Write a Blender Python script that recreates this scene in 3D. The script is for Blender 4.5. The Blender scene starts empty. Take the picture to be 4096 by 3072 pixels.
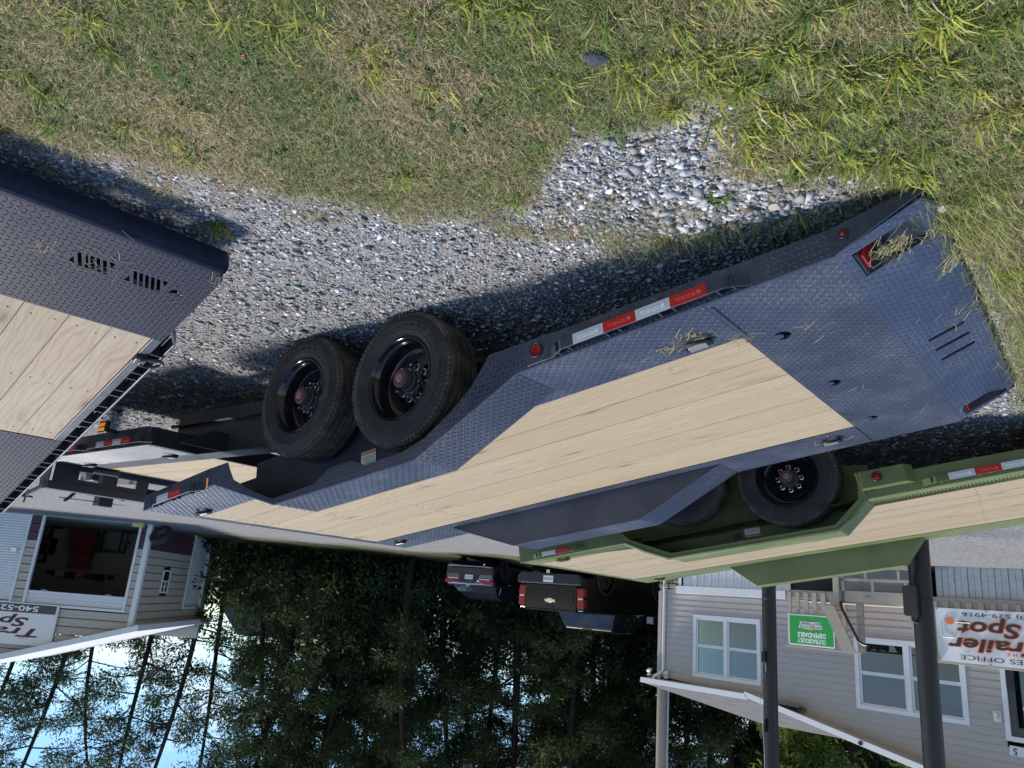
import bpy, bmesh, math, random
import numpy as np
from mathutils import Matrix, Vector
random.seed(7); rng = np.random.default_rng(11)
R = math.radians
SC = bpy.context.scene; COL = SC.collection
# ------------------------------------------------------------------ camera
HC = 1.52
cam_d = bpy.data.cameras.new("camera"); cam = bpy.data.objects.new("camera", cam_d); COL.objects.link(cam)
PITCH, ROLL = R(16.12), R(-4.65)
_f = Vector((0, math.cos(PITCH), -math.sin(PITCH))); _d = Vector((0, -math.sin(PITCH), -math.cos(PITCH))); _x = Vector((1, 0, 0))
_X = _x*math.cos(ROLL) + _d*math.sin(ROLL); _D = -_x*math.sin(ROLL) + _d*math.cos(ROLL)
# the photograph was stored upside down: the camera is held rolled by half a turn
cam.matrix_world = Matrix(((-_X.x, _D.x, -_f.x, 0), (-_X.y, _D.y, -_f.y, 0), (-_X.z, _D.z, -_f.z, HC), (0, 0, 0, 1)))
cam_d.sensor_width = 36; cam_d.lens = 36*3000/4096; cam_d.clip_start = .05; cam_d.clip_end = 2000
SC.camera = cam
# ------------------------------------------------------------------ sky, sun, exposure
SUN_AZ, SUN_EL = R(36), R(54)          # azimuth from +X towards +Y
W = bpy.data.worlds.new("World"); SC.world = W; W.use_nodes = True
wn = W.node_tree.nodes; wl = W.node_tree.links; wn.clear()
sky = wn.new("ShaderNodeTexSky"); sky.sky_type = 'NISHITA'; sky.sun_disc = False
sky.sun_elevation = SUN_EL; sky.sun_rotation = R(90) - SUN_AZ; sky.air_density = 1.0; sky.dust_density = .25; sky.ozone_density = 2.2
tc = wn.new("ShaderNodeTexCoord"); mp = wn.new("ShaderNodeMapping"); mp.inputs['Scale'].default_value = (1, 1, 2.6)
nz = wn.new("ShaderNodeTexNoise"); nz.inputs['Scale'].default_value = 2.6; nz.inputs['Detail'].default_value = 9; nz.inputs['Roughness'].default_value = .58
cr = wn.new("ShaderNodeValToRGB"); cr.color_ramp.elements[0].position = .50; cr.color_ramp.elements[1].position = .68
mx = wn.new("ShaderNodeMix"); mx.data_type = 'RGBA'; mx.inputs['B'].default_value = (6.6, 6.8, 7.2, 1)
bg = wn.new("ShaderNodeBackground"); bg.inputs['Strength'].default_value = .115; wo = wn.new("ShaderNodeOutputWorld")
wl.new(tc.outputs['Generated'], mp.inputs['Vector']); wl.new(mp.outputs[0], nz.inputs['Vector']); wl.new(nz.outputs[0], cr.inputs[0])
wl.new(cr.outputs[0], mx.inputs['Factor']); wh = wn.new('ShaderNodeHueSaturation'); wh.inputs['Saturation'].default_value = 1.25; wh.inputs['Value'].default_value = .92; wl.new(sky.outputs[0], wh.inputs['Color']); wl.new(wh.outputs[0], mx.inputs['A']); wl.new(mx.outputs['Result'], bg.inputs['Color']); wl.new(bg.outputs[0], wo.inputs[0])
sd = bpy.data.lights.new("sun", 'SUN'); sd.energy = 3.5; sd.angle = R(11); sd.color = (1, .94, .85)
sun = bpy.data.objects.new("sun", sd); COL.objects.link(sun)
sdir = Vector((math.cos(SUN_AZ)*math.cos(SUN_EL), math.sin(SUN_AZ)*math.cos(SUN_EL), math.sin(SUN_EL)))
sun.rotation_euler = sdir.to_track_quat('Z', 'Y').to_euler(); sun.location = (6, 0, 9)
SC.view_settings.view_transform = 'Standard'; SC.view_settings.look = 'None'; SC.view_settings.gamma = 1; SC.view_settings.exposure = .68
SC.view_settings.use_curve_mapping = False

# ------------------------------------------------------------------ helpers: nodes
def mat(name, col=(.5, .5, .5), rough=.5, metal=0., spec=.5, **kw):
    m = bpy.data.materials.new(name); m.use_nodes = True
    b = m.node_tree.nodes["Principled BSDF"]
    b.inputs['Base Color'].default_value = (*col, 1); b.inputs['Roughness'].default_value = rough
    b.inputs['Metallic'].default_value = metal; b.inputs['Specular IOR Level'].default_value = spec
    for k, v in kw.items(): b.inputs[k.replace('_', ' ')].default_value = v
    return m
class N:
    """small node-graph helper"""
    def __init__(s, m): s.m = m; s.t = m.node_tree; s.b = s.t.nodes["Principled BSDF"]
    def n(s, t, **kw):
        x = s.t.nodes.new("ShaderNode" + t)
        for k, v in kw.items(): setattr(x, k, v)
        return x
    def l(s, a, b): s.t.links.new(a, b)
    def put(s, node, k, v):
        if hasattr(v, 'is_linked') or hasattr(v, 'links'): s.l(v, node.inputs[k])
        elif v is not None: node.inputs[k].default_value = v
    def math(s, op, a, b=None, c=None, clamp=False):
        x = s.n("Math", operation=op, use_clamp=clamp); s.put(x, 0, a)
        if b is not None: s.put(x, 1, b)
        if c is not None: s.put(x, 2, c)
        return x.outputs[0]
    def uv(s): return s.n("TexCoord").outputs['UV']
    def obj(s): return s.n("TexCoord").outputs['Object']
    def geo(s): return s.n("NewGeometry").outputs['Position']
    def rnd(s): return s.n("ObjectInfo").outputs['Random']
    def mapv(s, v, scale=(1, 1, 1), loc=(0, 0, 0)):
        x = s.n("Mapping"); s.l(v, x.inputs[0]); x.inputs['Scale'].default_value = scale
        if hasattr(loc, 'links'): s.l(loc, x.inputs['Location'])
        else: x.inputs['Location'].default_value = loc
        return x.outputs[0]
    def noise(s, v, scale, detail=4, rough=.55, dist=0.):
        x = s.n("TexNoise"); s.l(v, x.inputs['Vector']); x.inputs['Scale'].default_value = scale; x.inputs['Detail'].default_value = detail
        x.inputs['Roughness'].default_value = rough; x.inputs['Distortion'].default_value = dist; return x.outputs[0]
    def voro(s, v, scale, feature='F1', out='Distance', rand=1.):
        x = s.n("TexVoronoi", feature=feature); s.l(v, x.inputs['Vector']); x.inputs['Scale'].default_value = scale; x.inputs['Randomness'].default_value = rand
        return x.outputs[out]
    def ramp(s, f, stops, interp='LINEAR'):
        x = s.n("ValToRGB"); s.l(f, x.inputs[0]); e = x.color_ramp.elements; x.color_ramp.interpolation = interp
        while len(e) < len(stops): e.new(.5)
        for i, (p, c) in enumerate(stops):
            e[i].position = p; e[i].color = (*c, 1) if len(c) == 3 else c
        return x.outputs[0]
    def mr(s, v, a, b, c=0., d=1.):
        x = s.n("MapRange"); s.l(v, x.inputs[0])
        for i, k in enumerate((a, b, c, d)): x.inputs[i+1].default_value = k
        return x.outputs[0]
    def mix(s, f, a, b, mode='MIX'):
        x = s.n("Mix", data_type='RGBA', blend_type=mode); s.put(x, 'Factor', f)
        for k, v in (('A', a), ('B', b)):
            if hasattr(v, 'links'): s.l(v, x.inputs[k])
            else: x.inputs[k].default_value = (*v, 1)
        return x.outputs['Result']
    def bump(s, h, strength=.5, dist=.01, prev=None):
        x = s.n("Bump"); s.l(h, x.inputs['Height']); x.inputs['Strength'].default_value = strength; x.inputs['Distance'].default_value = dist
        if prev is not None: s.l(prev, x.inputs['Normal'])
        return x.outputs[0]
    def col(s, v): s.l(v, s.b.inputs['Base Color'])
    def rough(s, v): s.l(v, s.b.inputs['Roughness'])
    def normal(s, v): s.l(v, s.b.inputs['Normal'])

def plate_mat(name, col, rough=.36, dust=(.5, .5, .5), dustamt=.10, spec=.5, coat=.12):
    m = mat(name, col, rough, .0, spec); g = N(m); uv = g.uv(); p = g.obj()
    n1 = g.noise(p, 2.2, 6, .65); n2 = g.noise(p, 55., 3, .7); n3 = g.noise(g.mapv(p, (14, 3, 9)), 1.7, 5, .7)
    dm = g.math('MULTIPLY', g.mr(n1, .45, .75), g.mr(n2, .42, .75), clamp=True)
    sc = g.math('MULTIPLY', g.mr(n3, .62, .74), g.mr(n2, .40, .60), clamp=True)
    base = g.mix(g.mr(n1, .3, .7), tuple(c*.86 for c in col), tuple(c*1.15 for c in col))
    c = g.mix(g.math('MULTIPLY', dm, dustamt*6, clamp=True), base, dust)
    g.col(g.mix(g.math('MULTIPLY', sc, .35), c, tuple(min(1, x*3+.03) for x in col)))
    g.rough(g.math('ADD', g.math('MULTIPLY', dm, .3), g.mr(n1, .3, .8, rough-.05, rough+.10)))
    g.normal(g.bump(g.noise(p, 220., 2), .06, .002))
    g.b.inputs['Coat Weight'].default_value = coat
    return m
def paint_mat(name, col, rough=.4, var=.12):
    m = mat(name, col, rough); g = N(m); p = g.obj(); n = g.noise(p, 5., 5, .6)
    g.col(g.mix(g.mr(n, .3, .75), tuple(c*(1-var) for c in col), tuple(min(1, c*(1+var*1.6)+.004) for c in col)))
    g.rough(g.mr(n, .3, .7, rough-.06, rough+.12)); g.normal(g.bump(g.noise(p, 160., 2), .05, .003)); return m
def wood_mat(name, light, dark, grain=1.0, grey=(.42, .38, .33), greyamt=.3, su=.5):
    m = mat(name, light, .62, 0, .25); g = N(m); uv = g.uv(); r = g.rnd()
    cx = g.n("CombineXYZ"); g.l(g.math('MULTIPLY', r, 37.), cx.inputs[0]); g.l(g.math('MULTIPLY', r, 91.), cx.inputs[1])
    v = g.mapv(uv, (1, 1, 1), cx.outputs[0])
    warp = g.noise(g.mapv(v, (1.3, 4.5, 1)), 1.6, 2, .5)
    sp = g.n("SeparateXYZ"); g.l(v, sp.inputs[0])
    ring = g.math('ADD', g.math('MULTIPLY', sp.outputs[1], 62.*grain), g.math('MULTIPLY', warp, 10.5))
    wv = g.math('MULTIPLY', g.math('ADD', g.math('SINE', g.math('MULTIPLY', ring, 6.283*.5)), 1.), .5)
    fine = g.noise(g.mapv(v, (5, 260*grain, 1)), 1., 3, .6)
    kd = g.voro(g.mapv(v, (1.15, 4.2, 1)), 1.35, 'F1'); kn = g.mr(kd, .10, .035); kh = g.mr(kd, .22, .08)
    t = g.math('ADD', g.math('MULTIPLY', g.math('POWER', wv, 3.), .42), g.math('MULTIPLY', g.mr(fine, .25, .75), .5), clamp=True)
    c = g.mix(t, light, dark)
    c = g.mix(g.math('MULTIPLY', kh, .5), c, tuple(x*.62 for x in dark)); c = g.mix(g.math('MULTIPLY', kn, .9), c, (.07, .042, .022))
    blot = g.noise(g.mapv(v, (.8, 3, 1)), 2.1, 4, .6)
    c = g.mix(g.math('MULTIPLY', g.mr(blot, .45, .8), greyamt), c, grey)
    c = g.mix(g.math('MULTIPLY', r, .42), c, tuple(x*.66 for x in light))
    stk = g.noise(g.mapv(v, (.35, 34, 1)), 1., 4, .65); c = g.mix(g.math('MULTIPLY', g.mr(stk, .55, .75), .35), c, tuple(x*.7 for x in dark))
    g.col(c); g.rough(g.mr(fine, .2, .8, .5, .75)); g.normal(g.bump(t, .25, .002)); return m

# ------------------------------------------------------------------ materials
SLATE = (.036, .045, .072)
M = {}
M['slate'] = plate_mat('slate diamond plate', SLATE, .34, (.42, .41, .38), .05)
M['slate_tail_skylit'] = plate_mat('slate ramp plate', (.046, .060, .110), .33, (.46, .45, .40), .07)  # tail steel: sky reflection put into a lighter, bluer base colour
M['slate_flat'] = paint_mat('slate paint', (.032, .039, .058), .38)
M['chassis'] = paint_mat('charcoal chassis paint', (.022, .025, .032), .42)
M['green'] = plate_mat('olive diamond plate', (.135, .165, .062), .42, (.42, .41, .36), .03)
M['green_flat'] = paint_mat('olive paint', (.105, .132, .048), .45)
M['black'] = paint_mat('black satin paint', (.012, .012, .013), .42)
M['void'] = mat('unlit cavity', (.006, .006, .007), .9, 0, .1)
M['wood'] = wood_mat('pine decking', (.42, .345, .235), (.27, .20, .12))
M['wood_big'] = wood_mat('pine ramp decking', (.37, .30, .215), (.215, .16, .105), .9, greyamt=.45)
M['lumber'] = wood_mat('weathered porch lumber', (.50, .44, .36), (.33, .28, .22), .8, (.36, .34, .31), .7)
def rubber():
    m = mat('tyre rubber', (.018, .018, .018), .62, 0, .35); g = N(m); p = g.obj(); n = g.noise(p, 7., 6, .65); n2 = g.noise(p, 60., 3, .6)
    f = g.math('MULTIPLY', g.mr(n, .48, .72), g.mr(n2, .35, .7))
    g.col(g.mix(g.math('MULTIPLY', f, .55), (.024, .024, .025), (.15, .125, .095))); g.rough(g.mr(n, .3, .7, .5, .8)); g.normal(g.bump(n2, .08, .004)); return m
def tread():
    m = mat('tyre tread rubber', (.03, .028, .026), .8, 0, .25); g = N(m); p = g.obj(); n = g.noise(p, 9., 6, .65)
    g.col(g.mix(g.mr(n, .35, .7), (.034, .032, .030), (.14, .118, .09))); g.normal(g.bump(g.noise(p, 90., 3), .15, .004)); return m
M['rubber'] = rubber(); M['tread'] = tread()
M['rim'] = mat('gloss black rim', (.008, .008, .009), .16, 0, .6)
M['hub'] = paint_mat('dusty hub', (.045, .043, .042), .5)
M['zinc'] = mat('zinc', (.62, .64, .66), .26, 1.)
M['steel_worn'] = paint_mat('worn steel', (.16, .16, .17), .4)
M['red_ring'] = mat('red ring', (.42, .02, .02), .4)
M['lens_red'] = mat('red lens', (.34, .004, .009), .18, 0, .6)
M['lens_amber'] = mat('amber lens', (.75, .22, .02), .2, 0, .6, Emission_Color=(1, .35, .03, 1), Emission_Strength=.25)
def tape(name, c):
    m = mat(name, c, .38, 0, .5); g = N(m); uv = g.uv(); k = g.voro(uv, 260., 'F1', 'Distance', .1); g.col(g.mix(g.mr(k, .2, .75), c, tuple(x*.78 for x in c))); return m
M['tape_w'] = tape('white reflective tape', (.62, .64, .66)); M['tape_r'] = tape('red reflective tape', (.55, .012, .016))
M['ink_w'] = mat('white print', (.82, .82, .82), .5); M['ink_r'] = mat('light red print', (.75, .10, .09), .5); M['ink_k'] = mat('dark print', (.025, .027, .03), .5)
M['ink_o'] = mat('orange print', (.80, .17, .06), .5); M['ink_g'] = mat('grey print', (.42, .42, .42), .5); M['ink_red'] = mat('red print', (.62, .03, .03), .5)
M['paper'] = mat('sticker paper', (.72, .72, .70), .5)
M['orange'] = mat('orange sticker', (.7, .22, .06), .5)
def siding_mat(name, c, var=.06):
    m = mat(name, c, .5, 0, .35); g = N(m); uv = g.uv(); n = g.noise(g.mapv(uv, (1.4, 6, 1)), 3., 5, .6); r = g.rnd()
    a = g.mix(g.mr(n, .3, .7), tuple(x*(1-var) for x in c), tuple(x*(1+var) for x in c))
    g.col(g.mix(g.math('MULTIPLY', r, .10), a, tuple(x*.75 for x in c))); g.normal(g.bump(g.noise(g.mapv(uv, (3, 60, 1)), 4., 3), .05, .003)); return m
M['siding'] = siding_mat('taupe vinyl siding', (.44, .40, .365)); M['shedsiding'] = siding_mat('beige metal siding', (.47, .43, .37)); M['maroon'] = siding_mat('maroon metal siding', (.085, .042, .062))
M['white'] = siding_mat('white vinyl', (.74, .75, .76), .04); M['whitemetal'] = siding_mat('white metal', (.70, .72, .74), .05)
M['skirting'] = siding_mat('grey skirting', (.52, .52, .50), .12)
def shingle():
    m = mat('grey shingles', (.12, .12, .125), .9, 0, .2); g = N(m); uv = g.uv()
    b = g.n("TexBrick"); g.l(g.mapv(uv, (1, 1, 1)), b.inputs[0]); b.inputs['Scale'].default_value = 1.; b.inputs['Brick Width'].default_value = .3; b.inputs['Row Height'].default_value = .14; b.inputs['Mortar Size'].default_value = .012
    b.inputs['Color1'].default_value = (.17, .17, .175, 1); b.inputs['Color2'].default_value = (.10, .10, .105, 1); b.inputs['Mortar'].default_value = (.03, .03, .03, 1)
    g.col(g.mix(.35, b.outputs[0], g.ramp(g.noise(uv, 30., 3), [(.3, (.06, .06, .06)), (.7, (.24, .24, .24))]))); g.normal(g.bump(b.outputs['Fac'], -.6, .02)); return m
M['shingle'] = shingle()
def glass():
    m = bpy.data.materials.new('window glass'); m.use_nodes = True; t = m.node_tree; t.nodes.clear()
    o = t.nodes.new("ShaderNodeOutputMaterial"); mxs = t.nodes.new("ShaderNodeMixShader"); fr = t.nodes.new("ShaderNodeFresnel"); fr.inputs[0].default_value = 1.75
    tr = t.nodes.new("ShaderNodeBsdfTransparent"); tr.inputs[0].default_value = (.62, .70, .74, 1); gl = t.nodes.new("ShaderNodeBsdfGlossy"); gl.inputs['Roughness'].default_value = .02; gl.inputs[0].default_value = (.62, .78, 1., 1)
    t.links.new(fr.outputs[0], mxs.inputs[0]); t.links.new(tr.outputs[0], mxs.inputs[1]); t.links.new(gl.outputs[0], mxs.inputs[2]); t.links.new(mxs.outputs[0], o.inputs[0]); return m
M['glass'] = glass()
M['carglass'] = mat('tinted car glass', (.010, .012, .014), .03, 0, .6, IOR=1.6)
M['carpaint'] = mat('black car paint', (.006, .006, .007), .22, 0, .3, Coat_Weight=.35, Coat_Roughness=.05)
M['navypaint'] = mat('dark blue car paint', (.010, .012, .020), .16, 0, .6, Coat_Weight=1., Coat_Roughness=.04)
M['blackplastic'] = mat('black plastic', (.022, .022, .023), .5)
M['chrome'] = mat('chrome', (.75, .76, .78), .12, 1.)
M['alloy'] = mat('dark alloy', (.16, .16, .17), .3, 1.)
M['interior'] = mat('room interior', (.05, .047, .043), .9, 0, .1)
M['blind'] = mat('window blind', (.62, .64, .66), .7)
M['concrete'] = paint_mat('concrete floor', (.42, .40, .37), .85)
M['toolred'] = mat('red tool chest', (.17, .012, .012), .35)
M['banner'] = mat('white vinyl banner', (.72, .72, .73), .45)
M['signgreen'] = mat('green sign', (.015, .34, .055), .4)
M['signwhite'] = mat('white sign', (.74, .74, .74), .42)
M['signdark'] = mat('dark green grey sign band', (.045, .062, .062), .42)
def bark():
    m = mat('bark', (.07, .052, .04), .9, 0, .15); g = N(m); p = g.obj(); n = g.noise(g.mapv(p, (9, 9, 1.6)), 2.2, 6, .65)
    g.col(g.ramp(n, [(.3, (.016, .013, .011)), (.55, (.042, .033, .027)), (.8, (.09, .07, .056))])); g.normal(g.bump(n, .7, .04)); return m
M['bark'] = bark()
def leaf(name, a, b, c):
    m = mat(name, a, .5, 0, .3); g = N(m); at = g.n("Attribute", attribute_name='tone').outputs['Fac']; r = g.rnd()
    cc = g.ramp(at, [(0, a), (.55, b), (1, c)]); hs = g.n("HueSaturation"); g.l(cc, hs.inputs['Color']); g.l(g.mr(r, 0, 1, .75, 1.2), hs.inputs['Value']); g.l(g.mr(r, 0, 1, .485, .515), hs.inputs['Hue'])
    g.col(hs.outputs[0]); g.b.inputs['Subsurface Weight'].default_value = 0; g.b.inputs['Transmission Weight'].default_value = 0
    o = [n for n in m.node_tree.nodes if n.type == 'OUTPUT_MATERIAL'][0]; tl = g.n("BsdfTranslucent"); g.l(hs.outputs[0], tl.inputs[0]); ms = g.n("MixShader"); ms.inputs[0].default_value = .42
    g.l(g.b.outputs[0], ms.inputs[1]); g.l(tl.outputs[0], ms.inputs[2]); g.l(ms.outputs[0], o.inputs[0]); return m
M['pine'] = leaf('pine foliage', (.018, .034, .016), (.045, .072, .026), (.15, .185, .062))
M['locust'] = leaf('locust foliage', (.022, .040, .020), (.047, .085, .036), (.12, .18, .075))
M['sumac'] = leaf('yellow green foliage', (.05, .10, .02), (.12, .18, .03), (.24, .26, .05))
M['shrub'] = leaf('shrub foliage', (.012, .024, .010), (.038, .058, .02), (.12, .145, .045))
def attrcol(name, rough=.6, spec=.3, transl=0.):
    m = mat(name, (.3, .3, .3), rough, 0, spec); g = N(m); a = g.n("Attribute", attribute_name='col').outputs['Color']; g.col(a)
    if transl:
        o = [n for n in m.node_tree.nodes if n.type == 'OUTPUT_MATERIAL'][0]; tl = g.n("BsdfTranslucent"); g.l(a, tl.inputs[0]); ms = g.n("MixShader"); ms.inputs[0].default_value = transl
        g.l(g.b.outputs[0], ms.inputs[1]); g.l(tl.outputs[0], ms.inputs[2]); g.l(ms.outputs[0], o.inputs[0])
    return m
M['grass'] = attrcol('grass blades', .55, .3, .25); M['stone'] = attrcol('crushed stone', .8, .3)
M['lampglass'] = mat('lamp globe', (.6, .62, .6), .15, 0, .6)
# ------------------------------------------------------------------ helpers: meshes and objects
class MB:
    def __init__(s): s.v = []; s.f = []; s.tone = None
    def add(s, vs, fs):
        o = len(s.v); s.v += [tuple(p) for p in vs]; s.f += [tuple(i+o for i in f) for f in fs]; return s
    def box(s, a, b, mt=None):
        x0, y0, z0 = a; x1, y1, z1 = b
        vs = [(x0, y0, z0), (x1, y0, z0), (x1, y1, z0), (x0, y1, z0), (x0, y0, z1), (x1, y0, z1), (x1, y1, z1), (x0, y1, z1)]
        if mt is not None: vs = [mt @ Vector(p) for p in vs]
        return s.add(vs, [(0, 3, 2, 1), (4, 5, 6, 7), (0, 1, 5, 4), (1, 2, 6, 5), (2, 3, 7, 6), (3, 0, 4, 7)])
    def prism(s, poly, fn, t0, t1):
        """poly: 2-D outline; fn(a, b, t) -> 3-D point; solid between t0 and t1"""
        n = len(poly); vs = [fn(a, b, t0) for a, b in poly] + [fn(a, b, t1) for a, b in poly]
        area = sum(poly[i][0]*poly[(i+1) % n][1] - poly[(i+1) % n][0]*poly[i][1] for i in range(n))
        fs = [tuple(range(n))[::-1], tuple(range(n, 2*n))] + [(i, (i+1) % n, n+(i+1) % n, n+i) for i in range(n)]
        return s.add(vs, fs)
    def tube(s, pts, rad, n=8, cap=True):
        pts = [Vector(p) for p in pts]; rad = rad if isinstance(rad, (list, tuple)) else [rad]*len(pts); rings = []
        up = Vector((0, 0, 1)); vs = []
        prev = None
        for i, p in enumerate(pts):
            t = (pts[min(i+1, len(pts)-1)] - pts[max(i-1, 0)]).normalized()
            if prev is None: a = t.cross(up if abs(t.z) < .9 else Vector((1, 0, 0))).normalized()
            else: a = (prev - t*prev.dot(t)).normalized()
            prev = a; b = t.cross(a)
            vs += [p + (a*math.cos(6.28319*k/n) + b*math.sin(6.28319*k/n))*rad[i] for k in range(n)]
        m = len(pts); fs = [(i*n+k, i*n+(k+1) % n, (i+1)*n+(k+1) % n, (i+1)*n+k) for i in range(m-1) for k in range(n)]
        if cap: fs += [tuple(range(n))[::-1], tuple(range((m-1)*n, m*n))]
        return s.add(vs, fs)
    def lathe(s, prof, n=48, axis='y', c=(0, 0, 0), closed=False):
        """prof: list of (radius, height along axis)"""
        vs = []
        for r, h in prof:
            for k in range(n):
                a = 6.2831853*k/n; p = r*math.cos(a), r*math.sin(a)
                vs.append({'y': (c[0]+p[0], c[1]+h, c[2]+p[1]), 'z': (c[0]+p[0], c[1]+p[1], c[2]+h), 'x': (c[0]+h, c[1]+p[0], c[2]+p[1])}[axis])
        m = len(prof); fs = []
        for i in range(m if closed else m-1):
            j = (i+1) % m
            for k in range(n): fs.append((i*n+k, i*n+(k+1) % n, j*n+(k+1) % n, j*n+k))
        return s.add(vs, fs)
    def quad(s, a, b, c, d): return s.add([a, b, c, d], [(0, 1, 2, 3)])

def boxuv(me):
    nv = len(me.loops)
    if nv == 0: return
    uvl = me.uv_layers.new(name='UVMap')
    co = np.empty(len(me.vertices)*3, np.float32); me.vertices.foreach_get('co', co); co = co.reshape(-1, 3)
    li = np.empty(nv, np.int32); me.loops.foreach_get('vertex_index', li)
    nm = np.empty(len(me.polygons)*3, np.float32); me.polygons.foreach_get('normal', nm); nm = np.abs(nm.reshape(-1, 3))
    lt = np.empty(len(me.polygons), np.int32); me.polygons.foreach_get('loop_total', lt)
    ax = np.repeat(np.argmax(nm*np.array([1, 1, 1.02]), 1), lt); p = co[li]
    uv = np.where((ax == 2)[:, None], p[:, [0, 1]], np.where((ax == 1)[:, None], p[:, [0, 2]], p[:, [1, 2]]))
    uvl.data.foreach_set('uv', uv.astype(np.float32).ravel())

def obj(name, mb, m, parent=None, loc=None, rot=None, bevel=0., smooth=False, fix=True, seg=2):
    if isinstance(mb, MB):
        me = bpy.data.meshes.new(name); me.from_pydata(mb.v, [], mb.f)
        if fix:
            bm = bmesh.new(); bm.from_mesh(me); bmesh.ops.recalc_face_normals(bm, faces=bm.faces); bm.to_mesh(me); bm.free()
        me.update(); boxuv(me)
        if smooth: me.polygons.foreach_set('use_smooth', [True]*len(me.polygons))
    else: me = mb
    if m is not None and not me.materials: me.materials.append(M[m] if isinstance(m, str) else m)
    o = bpy.data.objects.new(name, me); COL.objects.link(o)
    if parent: o.parent = parent
    if loc: o.location = loc
    if rot: o.rotation_euler = rot
    if bevel:
        b = o.modifiers.new('bevel', 'BEVEL'); b.width = bevel; b.segments = seg; b.limit_method = 'ANGLE'; b.angle_limit = R(35)
    if smooth and not bevel:
        e = o.modifiers.new('split', 'EDGE_SPLIT'); e.split_angle = R(38)
    return o
def tag(o, label, cat, group=None, kind=None):
    if label: o['label'] = label
    if cat: o['category'] = cat
    if group: o['group'] = group
    if kind: o['kind'] = kind
    return o
def thing(name, label, cat, loc=(0, 0, 0), rz=0., group=None):
    o = bpy.data.objects.new(name, None); COL.objects.link(o); o.location = loc; o.rotation_euler = (0, 0, rz); o.empty_display_size = .2
    return tag(o, label, cat, group)
def copy_tree(o, parent=None):
    c = o.copy(); COL.objects.link(c); c.parent = parent
    for ch in list(o.children): copy_tree(ch, c)
    return c
def sheet(outer, holes, fn, depth=.006):
    """flat plate with real openings: outline and holes in 2-D, fn(a, b, h) -> 3-D, h downwards"""
    bm = bmesh.new(); loops = []
    for lp in [outer] + holes:
        vs = [bm.verts.new((a, b, 0)) for a, b in lp]; loops.append([bm.edges.new((vs[i], vs[(i+1) % len(vs)])) for i in range(len(vs))])
    bmesh.ops.triangle_fill(bm, use_beauty=True, edges=[e for l in loops for e in l])
    bm.verts.ensure_lookup_table(); bm.faces.ensure_lookup_table()
    n = len(bm.verts); vs = [(v.co.x, v.co.y) for v in bm.verts]; fs = [tuple(v.index for v in f.verts) for f in bm.faces]
    ed = [tuple(v.index for v in e.verts) for l in loops for e in l]; bm.free()
    mb = MB(); mb.add([fn(a, b, 0) for a, b in vs] + [fn(a, b, depth) for a, b in vs], fs + [tuple(i+n for i in f[::-1]) for f in fs] + [(a, b, b+n, a+n) for a, b in ed])
    return mb
LUG_V = np.array([(1, 0, 0), (.62, .75, 0), (-.62, .75, 0), (-1, 0, 0), (-.62, -.75, 0), (.62, -.75, 0), (.62, 0, 1), (-.62, 0, 1), (0, .35, .95), (0, -.35, .95)])
LUG_F = [(0, 1, 6), (1, 8, 6), (1, 2, 8), (2, 7, 8), (2, 3, 7), (3, 4, 7), (4, 9, 7), (4, 5, 9), (5, 6, 9), (5, 0, 6), (6, 8, 9), (7, 9, 8)]
def inside(poly, x, y):
    c = np.zeros(len(x), bool); n = len(poly)
    for i in range(n):
        (x0, y0), (x1, y1) = poly[i], poly[(i+1) % n]
        if y0 == y1: continue
        c ^= ((y0 > y) != (y1 > y)) & (x < (x1-x0)*(y-y0)/(y1-y0)+x0)
    return c
def lug_field(parent, poly, fn, m, holes=(), loc=None, rot=None, pitch=.0245, h=.0022, margin=.012):
    """rolled tread of chequer plate: rows of small raised lugs, alternating at right angles, as one mass"""
    P = np.array(poly); x0, y0 = P.min(0); x1, y1 = P.max(0); gx_, gy_ = np.meshgrid(np.arange(x0+pitch*.5, x1, pitch), np.arange(y0+pitch*.5, y1, pitch)); par = (np.indices(gx_.shape).sum(0) % 2).ravel(); gx_ = gx_.ravel(); gy_ = gy_.ravel()
    k = inside(poly, gx_, gy_)
    for dx, dy in ((margin, 0), (-margin, 0), (0, margin), (0, -margin)):
        k &= inside(poly, gx_+dx, gy_+dy)
        for hl in holes: k &= ~inside(hl, gx_+dx, gy_+dy)
    mb = MB(); L_, W_ = pitch*.56, pitch*.19
    for x, y, p in zip(gx_[k], gy_[k], par[k]):
        c, s = (.7071, .7071) if p else (.7071, -.7071); o = len(mb.v)
        for a, b, q in LUG_V: mb.v.append(tuple(fn(x+a*L_*c-b*W_*s, y+a*L_*s+b*W_*c, q*h)))
        mb.f += [(i+o, j+o, l+o) for i, j, l in LUG_F]
    if not mb.v: return None
    me = bpy.data.meshes.new('tread_lugs'); me.from_pydata(mb.v, [], mb.f); me.polygons.foreach_set('use_smooth', [True]*len(me.polygons)); boxuv(me); me.materials.append(M[m] if isinstance(m, str) else m)
    o = bpy.data.objects.new('tread_lugs', me); COL.objects.link(o); o.parent = parent
    if loc: o.location = loc
    if rot: o.rotation_euler = rot
    o['kind'] = 'stuff'; return o
def circ(cx, cy, r, n=16, sy=1.): return [(cx+r*math.cos(6.28318*k/n), cy+r*sy*math.sin(6.28318*k/n)) for k in range(n)]
def rect(x0, y0, x1, y1): return [(x0, y0), (x1, y0), (x1, y1), (x0, y1)]
_tc = {}
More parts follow.
